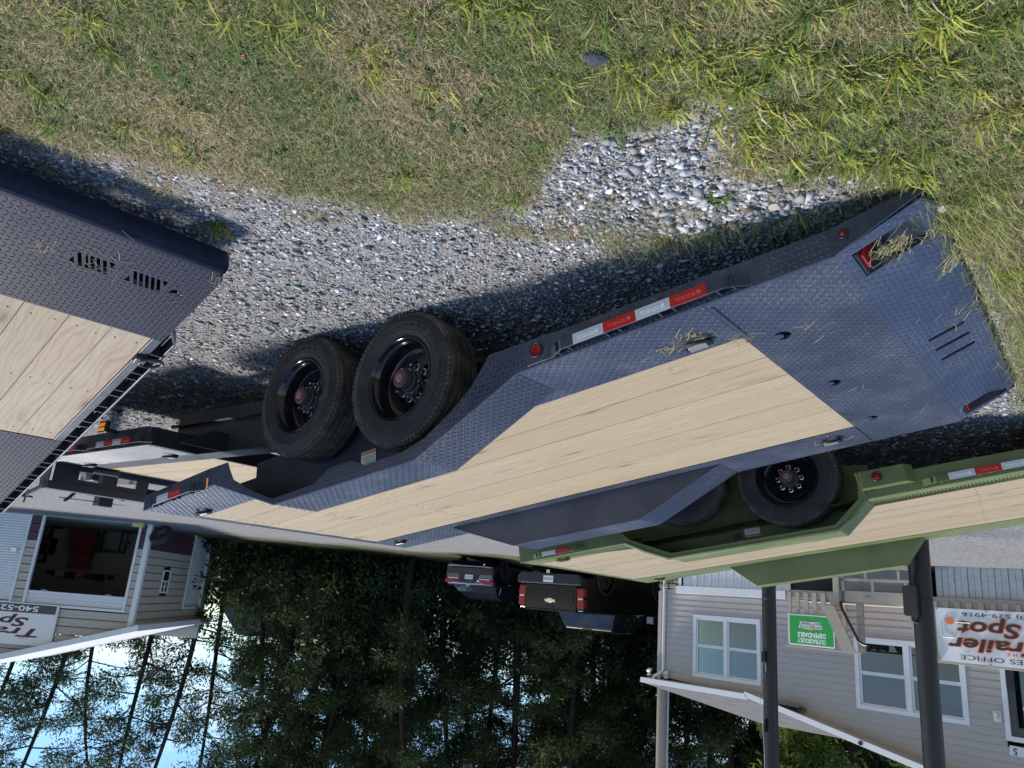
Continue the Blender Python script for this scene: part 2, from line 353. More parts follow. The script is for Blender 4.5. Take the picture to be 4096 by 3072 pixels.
def text_mesh(s, size, bold=0., shear=0., extrude=.0008, align='CENTER', spacing=1.):
    key = (s, size, bold, shear, extrude, align, spacing)
    if key in _tc: return _tc[key]
    c = bpy.data.curves.new('lettering', 'FONT'); c.body = s; c.size = size; c.offset = bold*size; c.shear = shear; c.extrude = extrude; c.align_x = align; c.align_y = 'CENTER'; c.space_character = spacing; c.resolution_u = 3
    o = bpy.data.objects.new('lettering_tmp', c); COL.objects.link(o); bpy.context.view_layer.update()
    me = bpy.data.meshes.new_from_object(o.evaluated_get(bpy.context.evaluated_depsgraph_get())); bpy.data.objects.remove(o); bpy.data.curves.remove(c)
    me.name = 'lettering'; me.materials.clear(); _tc[key] = me; return me
def text(s, size, m, parent, pos, right, up, width=None, **kw):
    """lettering as a thin raised part; width rescales the line to that length"""
    me = text_mesh(s, size, **kw).copy(); o = bpy.data.objects.new('lettering', me); COL.objects.link(o); me.materials.append(M[m])
    r = Vector(right).normalized(); u = Vector(up).normalized(); n = r.cross(u)
    sx = 1.
    if width:
        xs = [v.co.x for v in me.vertices]; sx = width/(max(xs)-min(xs))
    mt = Matrix(((r.x*sx, u.x, n.x, pos[0]), (r.y*sx, u.y, n.y, pos[1]), (r.z*sx, u.z, n.z, pos[2]), (0, 0, 0, 1)))
    o.parent = parent; o.matrix_local = mt; return o

# ------------------------------------------------------------------ wheels
def wheel_mesh_parts():
    """wheel with its outer face towards -y, axle centre at the origin; the tyre's outer sidewall at y = 0"""
    RO = .39
    side = [(.236, .018), (.246, .006), (.262, .002), (.288, -.004), (.315, -.006), (.340, -.002), (.356, .006), (.366, .012), (.372, .020)]
    ty = MB().lathe(side + [(.372, .215), (.356, .229), (.315, .241), (.262, .233), (.236, .217)], 72)
    ty.lathe([(.318, -.0065), (.321, -.0085), (.324, -.0065)], 72); ty.lathe([(.268, .000), (.271, -.0025), (.274, .0)], 72)
    # tread: five ribs parted by real grooves, with shoulder lugs
    tr = MB(); ribs = [(.020, .055), (.063, .098), (.106, .129), (.137, .172), (.180, .215)]; n = 96
    for q, (a, b) in enumerate(ribs):
        tr.lathe([(.37, a), (RO-.004, a+.001), (RO, a+.005), (RO, b-.005), (RO-.004, b-.001), (.37, b)], n)
    for k in range(84):
        a = 6.28318*k/84
        for y0, y1 in ((.010, .024), (.211, .225)):
            m = Matrix.Rotation(-a, 4, 'Y'); tr.box((.352, y0, -.0105), (.384, y1, .0105), m)
    for q, (a, b) in enumerate(ribs[1:4]):   # sipes: small raised blocks on the middle ribs
        for k in range(64): m = Matrix.Rotation(-6.28318*(k+.3*q)/64, 4, 'Y'); tr.box((.386, a+.003, -.0165), (RO+.0012, b-.003, .0165), m)
    # rim: flange, deep barrel, disc with hand holes
    rim = MB().lathe([(.236, .016), (.240, .008), (.236, .003), (.229, .003), (.224, .010), (.222, .030), (.214, .040), (.206, .05), (.202, .12), (.194, .126), (.172, .128), (.150, .127)], 64)
    hub = (.150, .127)
    disc = sheet(circ(0, 0, .152, 48), [circ(.118*math.cos(6.28318*(k+.5)/8), .118*math.sin(6.28318*(k+.5)/8), .016, 12) for k in range(8)], lambda a, b, h: (a, .127+h, b), .008)
    rim.add(disc.v, disc.f)
    back = MB().lathe([(.205, .17), (.05, .17)], 32)
    hb = MB().lathe([(.072, .127), (.072, .105), (.060, .100), (.060, .075), (.054, .070), (.054, .022), (.050, .016), (.042, .014)], 32).lathe([(.042, .014), (.0001, .013)], 32)
    ring = MB(); ring.lathe([(.046, .0225), (.046, .011), (.039, .011), (.039, .016)], 6)
    capc = MB().lathe([(.026, .016), (.026, .009), (.022, .007), (.0001, .007)], 24)
    nuts = []
    for k in range(8):
        a = 6.28318*k/8+.2; c = (.092*math.cos(a), .092*math.sin(a)); nb = MB()
        nb.lathe([(.0175, .127), (.0175, .092), (.014, .088)], 6, 'y', (c[0], 0, c[1])); nb.lathe([(.022, .127), (.021, .119), (.015, .118)], 16, 'y', (c[0], 0, c[1]))
        nb.lathe([(.0095, .09), (.0095, .074), (.007, .070), (.0001, .069)], 10, 'y', (c[0], 0, c[1])); nuts.append(nb)
    return ty, tr, rim, back, hb, ring, capc, nuts
_wp = wheel_mesh_parts(); _wproto = []
def wheel(parent, loc, flip=False, spin=0., label=None):
    rot = (0, spin, R(180) if flip else 0)
    if not _wproto:
        ty = obj('wheel', _wp[0], 'rubber', parent, loc, rot, smooth=True)
        for nm, mb, m in (('tread', _wp[1], 'tread'), ('rim', _wp[2], 'rim'), ('brake_drum', _wp[3], 'void'), ('hub', _wp[4], 'hub'), ('hub_ring', _wp[5], 'red_ring'), ('hub_cap', _wp[6], 'steel_worn')): obj(nm, mb, m, ty, smooth=True)
        for nb in _wp[7]: obj('lug_nut', nb, 'zinc', ty, smooth=True)
        # raised moulding on the sidewall
        for k, ch in enumerate('CR960A'):
            a = R(-82 - k*11.5); o = bpy.data.objects.new('sidewall_lettering', text_mesh(ch, .040, .03, 0, .0015).copy()); COL.objects.link(o); o.data.materials.append(M['rubber'])
            c = Vector((.302*math.cos(a), -.0065, .302*math.sin(a))); uu = Vector((math.cos(a), 0, math.sin(a))); rr = Vector((math.sin(a), 0, -math.cos(a)))
            n = rr.cross(uu); o.parent = ty
            o.matrix_local = Matrix(((rr.x, uu.x, n.x, c.x), (rr.y, uu.y, n.y, c.y), (rr.z, uu.z, n.z, c.z), (0, 0, 0, 1)))
        _wproto.append(ty); return ty
    c = copy_tree(_wproto[0], parent); c.location = loc; c.rotation_euler = rot; return c
# ------------------------------------------------------------------ tilt trailers
BULL = [(-.5, .05), (-.25, .12), (-.32, .45), (-.1, .22), (0, .5), (.12, .2), (.38, .42), (.25, .08), (.5, .02), (.26, -.1), (.3, -.45), (.08, -.2), (-.05, -.48), (-.12, -.16), (-.4, -.3), (-.26, -.04)]
def tape_segment(parent, x0, x1, y, z0, z1, white):
    t = obj('reflector_strip', MB().box((min(x0, x1), y-.0015, z0), (max(x0, x1), y, z1)), 'tape_w' if white else 'tape_r', parent)
    w = abs(x1-x0); h = z1-z0; cx = (x0+x1)/2; cz = (z0+z1)/2
    text('IRONBULL', .022, 'ink_w' if white else 'ink_r', t, (cx+w*.07, y-.0018, cz), (1, 0, 0), (0, 0, 1), w*.55, bold=.02)
    obj('bull_emblem', MB().prism(BULL, lambda a, b, q: (cx-w*.30+a*h*.55, y-.0017-q, cz+b*h*.6), 0, .0012), 'ink_w' if white else 'ink_r', t)
    return t
def rub_rail(parent, loc, rot, x0, x1, z0, z1, segs, m, y=-.06, name='rub_rail'):
    """stand-off rail with bent ends and pockets; segs = [(xa, xb, white)]"""
    mb = MB(); e = .10
    pts = [(x0-e, .0), (x0, y), (x1, y), (x1+e, 0)] if x1 > x0 else None
    o = [(x0-e, -.002), (x0, y), (x1, y), (x1+e, -.002)]; i = [(x1+e-.012, -.002), (x1, y+.008), (x0, y+.008), (x0-e+.012, -.002)]
    mb.prism(o+i, lambda a, b, t: (a, b, t), z0, z1)
    r = obj(name, mb, m, parent, loc, rot, bevel=.002)
    k = max(2, round((x1-x0)/.28))
    for j in range(k+1):
        xc = x0 + (x1-x0)*(j+.0)/k
        p = MB().box((xc-.035, y+.008, z0-.004), (xc+.035, -.001, z0+.004)).box((xc-.035, y+.008, z0), (xc-.029, -.001, z1)).box((xc+.029, y+.008, z0), (xc+.035, -.001, z1))
        obj('stake_pocket', p, m, r)
    for a, b, wh in segs: tape_segment(r, a, b, y, z0+.001, z1-.001, wh)
    return r
def tie_ring(parent, loc, rot, x, y, m='steel_worn', label=None):
    c = MB(); w = .045
    prof = [(-.030, 0), (-.026, .018), (-.014, .028), (.014, .028), (.026, .018), (.030, 0)]
    c.prism(prof, lambda a, b, t: (x+t, y+a, b+.001), -w, w)
    o = obj('tie_down_clip', c, m, parent, loc, rot, bevel=.003)
    pts = []; n = 20
    for k in range(n+1):
        a = R(0)+math.pi*k/n; pts.append((x+.058*math.cos(a), y-.010-.062*math.sin(a), .016+.012*math.sin(a)))
    pts = [(x+.058, y+.012, .014)] + pts + [(x-.058, y+.012, .014)]
    obj('ring', MB().tube(pts, .0095, 8), 'black' if m == 'steel_worn' else m, o, smooth=True)
    obj('ring_bar', MB().tube([(x-.06, y+.004, .014), (x+.06, y+.004, .014)], .0095, 8), 'black' if m == 'steel_worn' else m, o, smooth=True)
    return o
def marker(parent, loc, rot, x, z, y):
    b = obj('marker_light', MB().lathe([(.038, 0), (.038, -.006), (.033, -.010), (.028, -.006), (.027, -.002)], 28, 'y', (x, y, z)), 'black', parent, loc, rot, smooth=True)
    obj('lens', MB().lathe([(.0275, -.002), (.027, -.008), (.012, -.0095), (.011, -.006), (.0045, -.0055), (.004, -.008), (.0001, -.008)], 28, 'y', (x, y, z)), 'lens_red', b, smooth=True)
    return b
def planks(parent, loc, rot, x0, x1, y0, y1, n, m, z=-.002, screws=()):
    w = (y1-y0)/n
    me = None; out = []
    for k in range(n):
        if me is None:
            o = obj('plank', MB().box((x0, 0, -.038), (x1, w-.003, 0)), m, parent, (loc[0], loc[1], loc[2]), rot, bevel=.0012); me = o.data
        else:
            o = obj('plank', me, None, parent, loc, rot); b = o.modifiers.new('bevel', 'BEVEL'); b.width = .0012; b.segments = 2
        o.location = Matrix.Translation(Vector(loc)) @ Matrix.Rotation(rot[1], 4, 'Y') @ Vector((0, y0+k*w+.002, z + random.uniform(-.0015, .001)))
        out.append(o)
    if screws:
        sb = MB()
        for xs in screws:
            for k in range(n):
                for q in (.25, .75):
                    sb.lathe([(.0001, .0008), (.0036, .0007), (.0042, -.001)], 7, 'z', (xs+random.uniform(-.012, .012), y0+w*(k+q)+random.uniform(-.008, .008), z+.0012))
        s = obj('screw_heads', sb, 'void', parent, loc, rot); s['kind'] = 'stuff'
    return out
def fender(parent, loc, rot, prof, yo, yi, m, skirt=None):
    """drive-over fender: prof = (x, z) crown line; yo outer edge, yi inner edge"""
    mb = MB(); th = .006; P = prof
    for (xa, za), (xb, zb) in zip(P, P[1:]):
        s = 1 if yi > yo else -1
        mb.add([(xa, yo, za+.001), (xb, yo, zb+.001), (xb, yi, zb+.001), (xa, yi, za+.001), (xa, yo, za-th), (xb, yo, zb-th), (xb, yi, zb-th), (xa, yi, za-th)], [(0, 1, 2, 3), (4, 7, 6, 5), (0, 4, 5, 1), (1, 5, 6, 2), (2, 6, 7, 3), (3, 7, 4, 0)])
    f = obj('fender', mb, m, parent, loc, rot)
    return f

def tilt_trailer(label, group, O, az, tilt, dz, Wd, y1, y2, xr, xb, xf, np_, P, hi, mplate, mtail, mflat, skirt_lo, rails, rings, marker_xz, wheels, tail_len=.36, tail_drop=23., far_prof=None, far_y=None, moons=(), lamps=True, holes_tail=True, screws=()):
    """O ground point under the deck's near edge at x=0; deck frame: x forward, y to the far side, z up from the deck"""
    root = thing('tilt_trailer', label, 'trailer', (O[0], O[1], 0), az, group)
    loc = (0, 0, dz); rot = (0, -tilt, 0)
    # --- deck steel: side strips, rear cross plate with openings
    rear = sheet(rect(xb, 0, xr-.002, Wd), list(moons), lambda a, b, h: (a, b, -h), .008)
    rp = obj('rear_deck_plate', rear, mplate, root, loc, rot); up = lambda a, b, h: (a, b, h); lug_field(rp, rect(xb, 0, xr-.002, Wd), up, mplate, list(moons))
    fq = far_prof or P; fi = (far_y or (Wd-hi, Wd))[0]
    sp1 = obj('side_plate', MB().prism([(xr, 0), (P[0][0], 0), (P[0][0], hi), (P[-1][0], hi), (P[-1][0], 0), (xf, 0), (xf, y1-.003), (xr, y1-.003)], lambda a, b, t: (a, b, t), -.008, 0), mplate, root, loc, rot)
    sp2 = obj('side_plate', MB().prism([(xr, Wd), (fq[0][0], Wd), (fq[0][0], fi), (fq[-1][0], fi), (fq[-1][0], Wd), (xf, Wd), (xf, y2+.003), (xr, y2+.003)], lambda a, b, t: (a, b, t), -.008, 0), mplate, root, loc, rot)
    lug_field(sp1, [(xr, 0), (P[0][0], 0), (P[0][0], hi), (P[-1][0], hi), (P[-1][0], 0), (xf, 0), (xf, y1-.003), (xr, y1-.003)], up, mplate)
    lug_field(sp2, [(xr, y2+.003), (xf, y2+.003), (xf, Wd), (fq[-1][0], Wd), (fq[-1][0], fi), (fq[0][0], fi), (fq[0][0], Wd), (xr, Wd)], up, mplate)
    obj('front_lip', MB().box((xf-.05, y1-.002, -.05), (xf, y2+.002, -.004)).box((xf, .0, -.16), (xf+.006, Wd, -.002)), mflat, root, loc, rot)
    planks(root, loc, rot, xr+.002, xf-.052, y1, y2, np_, 'wood', -.003, screws)
    # --- near side skirt as one folded plate, with the weld bead on the crease
    top = [(xb, 0)] + P + [(xf, 0)]
    poly = top + skirt_lo
    sk = obj('side_skirt', MB().prism(poly, lambda a, b, t: (a, t, b), -.006, .0), mplate, root, loc, rot, bevel=.0015); lug_field(sk, poly, lambda a, b, h: (a, -.006-h, b), mplate)
    obj('weld_bead', MB().tube([(a, -.001, b+.001) for a, b in top], .006, 6), mplate, root, loc, rot, smooth=True)
    fp = far_prof or P; fy = far_y or (Wd-hi, Wd)
    obj('side_skirt', MB().prism([(xb, 0)] + fp + [(xf, 0), (xf, -.11), (fp[-1][0]-.1, -.11), (fp[2][0], .2), (fp[1][0], .2), (fp[0][0]+.15, -.13), (xb, -.11)], lambda a, b, t: (a, t, b), fy[1], fy[1]+.006), mplate, root, loc, rot)
    # --- fenders with inner walls
    f1 = fender(root, loc, rot, P, 0, hi, mplate)
    def fend_lugs(fo, pf, ya, yb):
        for (xa, za), (xc, zc) in zip(pf, pf[1:]):
            l_ = math.hypot(xc-xa, zc-za); ux, uz = (xc-xa)/l_, (zc-za)/l_; lug_field(fo, rect(0, ya, l_, yb), lambda a, b, h: (xa+ux*a-uz*h, b, za+.001+uz*a+ux*h), mplate)
    fend_lugs(f1, P, 0, hi)
    obj('inner_wall', MB().prism(P + [(P[-1][0], -.20), (P[0][0], -.20)], lambda a, b, t: (a, t, b), hi, hi+.005), mflat, f1)
    f2 = fender(root, loc, rot, fp, fy[0], fy[1], mplate); fend_lugs(f2, fp, fy[0], fy[1]); lug_field(f2, fp, lambda a, b, h: (a, fy[0]-.005-h, b), mplate)
    obj('inner_wall', MB().prism(fp, lambda a, b, t: (a, t, b), fy[0]-.005, fy[0]), mplate, f2)
    obj('weld_bead', MB().tube([(a, fy[0]-.004, b+.001) for a, b in fp], .005, 6), mplate, f2, smooth=True)
    # --- beams under the tilting deck
    for yy in (hi+.06, Wd-hi-.12): obj('deck_beam', MB().box((xb+.1, yy, -.13), (xf-.01, yy+.07, -.045)), mflat, root, loc, rot)
    for k in range(7):
        xx = xr+.2+k*(xf-xr-.4)/6; obj('cross_member', MB().box((xx, hi+.13, -.12), (xx+.05, Wd-hi-.12, -.046)), mflat, root, loc, rot)
    # --- beaver tail
    ct, st = math.cos(R(tail_drop)), math.sin(R(tail_drop))
    def tp(d, y, h): return (xb - d*ct - h*st*0, y, -d*st - h)
    TL = tail_len
    hs = []
    if holes_tail:
        for c in (.465, .525, .585): hs.append([(.105, Wd*c-.018), (.275, Wd*c+.040), (.282, Wd*c+.050), (.282, Wd*c+.066), (.275, Wd*c+.078), (.105, Wd*c+.014)])
    lp = []
    if lamps:
        lp = [[(.05, .075), (.05, .285), (.31, .345), (.31, .135)], [(.05, Wd-.215), (.05, Wd-.05), (.31, Wd+.0), (.31, Wd-.165)]]
    tailpoly = [(0, 0), (0, Wd), (TL-.03, Wd+.03), (TL, Wd-.06), (TL+.02, .16), (TL-.02, .06)]
    tl = obj('beaver_tail', sheet(tailpoly, hs+lp, lambda a, b, h: tp(a, b, h), .008), mtail, root, loc, rot)
    if tail_len > .2: lug_field(tl, tailpoly, lambda a, b, h: (xb-a*ct-h*st, b, -a*st+h*ct), mtail, hs+lp)
    for s, y in ((0, 0.), (1, Wd)):
        ss = 1 if s else -1
        obj('tail_side', MB().prism([(0, 0), (TL, .02), (TL, -.012), (0, -.11)], lambda a, b, t: (xb-a*ct, y+t+ (a*.09 if s == 0 else a*.06), -a*st+b - (.02*a/TL)), -.003, .003), mplate, tl)
    for q in lp:
        a0, a1 = q[0][0], q[2][0]; ya = (q[0][1]+q[1][1])/2
        # wedge-shaped lamp pocket: floor runs level from the edge, red lens on the steep inner face
        yy0, yy1 = q[0][1], q[1][1]; dy = q[3][1]-q[0][1]
        fl = MB(); D = .085
        fl.quad(tp(a0+.045, yy0, D), tp(a0+.045, yy1, D), tp(a1, q[2][1], .012), tp(a1, q[3][1], .012))
        fl.quad(tp(a0, yy0, .004), tp(a0, yy1, .004), tp(a0+.045, yy1, D), tp(a0+.045, yy0, D))
        fl.add([tp(a0, yy0, .004), tp(a0+.045, yy0, D), tp(a1, q[3][1], .012), tp(a0, yy1, .004), tp(a0+.045, yy1, D), tp(a1, q[2][1], .012)], [(0, 1, 2), (3, 5, 4)])
        pk = obj('lamp_pocket', fl, 'slate_flat' if mflat != 'green_flat' else mflat, tl)
        def face(u, v, o): # u across 0..1, v 0 top..1 bottom on the steep face
            A = Vector(tp(a0, yy0, .004)); B = Vector(tp(a0, yy1, .004)); C = Vector(tp(a0+.045, yy0, D)); n = (B-A).cross(C-A).normalized()
            if n.x > 0: n = -n
            return tuple(A + (B-A)*u + (C-A)*v + n*o)
        lens = [(.22, .12), (.78, .12), (.80, .5), (.68, .9), (.34, .9), (.2, .5)]
        obj('lamp_bezel', MB().prism([(.06, .02), (.94, .02), (.94, .6), (.8, 1.05), (.25, 1.05), (.06, .6)], lambda a, b, t: face(a, b, t), .001, .014), 'black', tl)
        obj('tail_lamp', MB().prism(lens, lambda a, b, t: face(a, b, t), .010, .024), 'lens_red', tl, bevel=.004)
    # --- rails, rings, lights
    for r in rails: rub_rail(root, loc, rot, r[0], r[1], r[2], r[3], r[4], mflat)
    for x, y in rings: tie_ring(root, loc, rot, x, y, 'steel_worn' if mflat != 'green_flat' else 'green_flat')
    if marker_xz:
        x, z, bx0, bx1, bz0, bz1, by = marker_xz
        mbx = MB().prism([(bx0-.05, .0), (bx0, by), (bx1, by), (bx1+.01, 0)], lambda a, b, t: (a, b, t), bz0, bz1)
        obj('marker_box', mbx, mplate, root, loc, rot, bevel=.004); marker(root, loc, rot, x, z, by)
    # --- wheels, axles
    for (wx, wy, wz, flip, spin) in wheels: wheel(root, (wx, wy, wz), flip, spin)
    for wx in sorted({round(w[0], 3) for w in wheels}): obj('axle', MB().tube([(wx, .2, .37), (wx, Wd-.2, .37)], .055, 12), 'chassis', root, smooth=True)
    return root, loc, rot

# ---- slate trailer in the middle of the picture
AZ, TI = R(39.6), R(10.2); HI = .305; WD = 2.62
SP = [(.94, 0), (1.62, .265), (2.80, .265), (3.47, 0)]
SKLO = [(4.38, -.105), (3.56, -.122), (3.33, -.118), (3.30, -.06), (3.25, .016), (3.05, .125), (2.82, .228), (2.44, .222), (2.29, .158), (2.10, .158), (2.00, .208), (1.72, .205), (1.55, .170), (1.36, .075), (1.23, -.010), (1.10, -.147), (.75, -.132), (-.52, -.11)]
def moon(x, y, r=.046):
    out = []
    for k in range(13): a = R(40)+R(280)*k/12; out.append((x+r*math.cos(a)*.8, y+r*math.sin(a)))
    for k in range(9): a = R(-65)-R(230)*k/8 ; out.append((x+.014+r*.55*math.cos(-a)*.8, y+r*.62*math.sin(-a)))
    return out[:13] + [(x+.004, y-r*.45), (x-.006, y), (x+.004, y+r*.45)]
st_root, LOC, ROT = tilt_trailer('slate blue tilt deck trailer with light pine deck, tail on the ground, in the middle', 'tilting equipment trailers', (-.735, 2.792), AZ, TI, .32, WD, .425, 2.20, 0., -.52, 4.38, 12, SP, HI,
    'slate', 'slate_tail_skylit', 'slate_flat', SKLO,
    rails=[(-.12, .65, -.056, -.006, [(.582, .426, 1), (.426, .266, 0), (.266, .108, 1), (.108, -.052, 0)]), (3.68, 4.15, -.038, .016, [(4.095, 3.943, 1), (3.943, 3.787, 0)])],
    rings=[(.168, .325), (.195, 2.37), (4.156, .35), (4.17, 2.36)], marker_xz=(.814, -.072, .755, .872, -.135, -.008, -.012),
    wheels=[(1.795, .03, .39, False, .35), (2.70, .03, .39, False, -.5), (1.795, WD-.03, .39, True, 1.), (2.70, WD-.03, .39, True, 2.)],
    moons=[moon(-.14, .535), moon(-.132, 1.315), moon(-.124, 2.10)], screws=(3.10, 3.72, 4.24))
rt = st_root
# warning sticker and data plate on the inner fender wall
fw = [c for c in rt.children if c.name.startswith('fender')][0]
stk = obj('warning_sticker', MB().box((2.245, .297, -.012), (2.375, .2995, .085)), 'paper', fw)
obj('sticker_band', MB().box((2.248, .2955, -.009), (2.372, .2968, .008)), 'orange', stk)
for k in range(6): obj('sticker_text', MB().box((2.255, .2958, .018+k*.009), (2.365-random.random()*.03, .2968, .022+k*.009)), 'ink_g', stk)
for k in range(3): obj('sticker_icon', MB().prism(circ(0, 0, .009, 10), lambda a, b, t: (2.275+k*.034+a, .2968-t, .074+b*.6), 0, .001), 'ink_k', stk)
dp = obj('data_plate', MB().box((2.09, .297, -.03), (2.17, .2992, .03)), 'ink_k', fw)
for k in range(3): text('CAUTION' if k == 0 else 'SERIAL', .012, 'ink_g', dp, (2.13, .2964, .016-k*.016), (1, 0, 0), (0, 0, 1), .05)
# scuffed front corner: orange marker on the skirt end
obj('side_marker', MB().box((3.545, -.010, -.06), (3.556, -.0065, .005)), 'lens_amber', rt, LOC, ROT)
obj('skirt_seam', MB().box((3.555, -.0085, -.118), (3.562, -.0062, .0)), 'slate_flat', rt, LOC, ROT)
# tail side marker lamp
tsm = obj('side_marker', MB().lathe([(.020, -.001), (.018, -.006), (.0001, -.008)], 16, 'y', (-.57, -.004, -.072)), 'black', rt, LOC, ROT, smooth=True)
obj('lens', MB().lathe([(.009, -.004), (.006, -.0125), (.0001, -.014)], 12, 'y', (-.57, -.004, -.072)), 'lens_red', tsm, smooth=True)
# weld seam across the deck
obj('weld_bead', MB().tube([(-.022, .05+k*.05, .001+.0015*(k % 2)) for k in range(8)], .006, 6), 'slate', rt, LOC, ROT)
obj('weld_bead', MB().tube([(.0, 2.23+k*.05, .001+.0015*(k % 2)) for k in range(8)], .006, 6), 'slate', rt, LOC, ROT)
# --- level chassis: main beams, gussets, stationary front deck, bulkhead, tongue, jack (root coordinates)
for y0 in (.42, 2.10):
    fr = obj('main_beam', MB().box((1.3, y0, .22), (4.9, y0+.10, .42)).box((2.2, y0, .42), (4.9, y0+.10, .585)).box((1.3, y0-.045, .325), (4.95, y0, .340)).box((2.2, y0-.03, .585), (6.7, y0+.13, .60)), 'chassis', rt, bevel=.003)
obj('spring_hanger', MB().box((2.12, .38, .18), (2.30, .46, .55)), 'chassis', rt, bevel=.004)
for xx in (4.10, 4.50):
    g = sheet([(0, 0), (.40, 0), (.36, .12), (-.02, .13)], [[(.09, .03), (.25, .03), (.23, .085), (.12, .085)]], lambda a, b, h: (xx+.0*b, .42-.42*(a/.42)*.9, .585-b - .0*h), .01)
    gus = MB().prism([(.06, .595), (.42, .595), (.42, .45), (.30, .45)], lambda a, b, t: (xx+t, a, b), 0, .008)
    obj('gusset', gus, 'chassis', rt, bevel=.002)
obj('deck_prop', MB().box((3.2, .44, .60), (3.3, .5, .86)), 'chassis', rt)
FD = .60
fsp = obj('front_side_plate', MB().box((4.48, 0, FD-.008), (6.5, .39, FD)), 'slate', rt); lug_field(fsp, rect(4.48, 0, 6.5, .39), lambda a, b, h: (a, b, FD+h), 'slate')
obj('front_side_plate', MB().box((4.48, 2.22, FD-.008), (6.5, WD, FD)), 'slate', rt)
obj('front_skirt', MB().box((4.48, -.006, FD-.15), (6.55, 0, FD-.001)), 'slate', rt, bevel=.001)
obj('front_skirt', MB().box((4.48, WD, FD-.15), (6.55, WD+.006, FD-.001)), 'slate', rt)
obj('cross_beam', MB().box((4.44, .0, FD-.14), (4.48, WD, FD-.002)), 'chassis', rt)
obj('cross_beam', MB().box((6.5, .0, FD-.16), (6.58, WD, FD-.002)), 'chassis', rt)
planks(rt, (0, 0, FD), (0, 0, 0), 4.485, 6.45, .395, 2.215, 12, 'wood', -.003, (4.6, 5.5, 6.3))
rub_rail(rt, (0, 0, FD), (0, 0, 0), 4.50, 5.40, -.062, -.014, [(5.238, 5.090, 1), (5.090, 4.943, 0), (4.943, 4.797, 1), (4.797, 4.648, 0)], 'chassis')
rub_rail(rt, (0, 0, FD), (0, 0, 0), 5.60, 6.30, -.064, -.016, [(5.93, 5.78, 1), (5.78, 5.63, 0)], 'chassis')
tie_ring(rt, (0, 0, FD), (0, 0, 0), 4.72, .33); tie_ring(rt, (0, 0, FD), (0, 0, 0), 6.2, .33); tie_ring(rt, (0, 0, FD), (0, 0, 0), 4.72, 2.3)
am = obj('amber_side_lamp', MB().box((5.0, -.115, FD-.215), (5.14, -.075, FD-.115)).box((5.04, -.08, FD-.16), (5.1, .0, FD-.13)), 'black', rt, bevel=.012)
for r_ in range(2):
    for k in range(6): obj('amber_lens', MB().box((5.018+k*.018, -.120, FD-.195+r_*.036), (5.032+k*.018, -.113, FD-.168+r_*.036)), 'lens_amber', am, bevel=.002)
# bulkhead with windows
bh = sheet(rect(.16, FD-.02, 2.46, FD+.17), [rect(y, FD+.045, y+.22, FD+.125) for y in (.38, .72, 1.06, 1.40, 1.74, 2.08)], lambda a, b, h: (6.56+h, a, b), .02)
bho = obj('bulkhead', bh, 'chassis', rt)
obj('bulkhead_rail', MB().box((6.54, .12, FD+.17), (6.66, 2.5, FD+.245)), 'chassis', bho, bevel=.004)
obj('bulkhead_end', MB().prism([(0, 0), (.30, .0), (.22, .24), (0, .24)], lambda a, b, t: (6.56+a*.8, .12+t, FD+b), 0, .012), 'chassis', bho)
obj('bulkhead_strap', MB().tube([(6.6, .14, FD+.2), (6.95, .12, FD+.28), (7.05, .12, FD+.31)], .022, 6), 'chassis', bho)
obj('strap_pin', MB().tube([(7.0, .06, FD+.31), (7.0, .18, FD+.31)], .010, 6).tube([(6.98, .12, FD+.25), (7.02, .12, FD+.37)], .008, 6), 'chassis', bho)
obj('latch_tube', MB().tube([(6.38, .42, FD+.03), (6.38, .66, FD+.03)], .03, 10), 'chassis', bho, smooth=True)
for s in (-1, 1): obj('tongue_beam', MB().tube([(6.5, 1.31+s*.9, .45), (8.5, 1.31+s*.10, .45)], .075, 4), 'chassis', rt)
obj('coupler', MB().box((8.4, 1.24, .40), (8.75, 1.38, .52)), 'chassis', rt, bevel=.02)
jk = obj('tongue_jack', MB().box((8.04, 1.23, .25), (8.20, 1.39, .83)), 'black', rt, bevel=.008)
obj('jack_handle', MB().tube([(8.20, 1.20, .70), (8.05, 1.0, .70), (7.95, .92, .72), (7.82, .82, .80), (7.76, .76, .84)], .018, 8), 'black', jk, smooth=True)
obj('jack_handle', MB().tube([(8.12, 1.45, .70), (8.3, 1.62, .70), (8.42, 1.7, .62), (8.5, 1.76, .56)], .018, 8), 'black', jk, smooth=True)
obj('jack_crank', MB().tube([(8.0, .78, .80), (8.24, 1.6, .77)], .008, 6), 'zinc', jk)
obj('jack_foot', MB().box((8.07, 1.26, .02), (8.17, 1.36, .26)).box((8.0, 1.2, 0), (8.24, 1.42, .02)), 'chassis', jk)
# scattered dry grass left on the tail and deck
tg = MB()
def straw(mb, fn, cx, cy, spread, n, L=(.03, .09)):
    for k in range(n):
        a = random.uniform(0, 6.28); l = random.uniform(*L); x = cx+random.gauss(0, spread); y = cy+random.gauss(0, spread); z = random.uniform(.001, .005)
        dx, dy = l*math.cos(a)/2, l*math.sin(a)/2; w = .0008
        p, q = fn(x-dx, y-dy, z), fn(x+dx, y+dy, random.uniform(.001, .007)); m_ = fn(x+random.uniform(-.004, .004), y, z+.002)
        mb.tube([p, m_, q], w, 3, False)
ctl, stl = math.cos(R(23)), math.sin(R(23))
ftail = lambda d, y, h: (-.52-d*ctl+h*.3, y, -d*stl+h)
fdeck = lambda x, y, h: (x, y, h)
for (d, y, s, n) in ((.16, .20, .030, 60), (.20, .25, .03, 40), (.33, .33, .03, 30), (.345, .65, .035, 45), (.345, 1.2, .05, 35), (.2, .9, .2, 10), (.25, 2.0, .3, 12)): straw(tg, ftail, d, y, s, n)
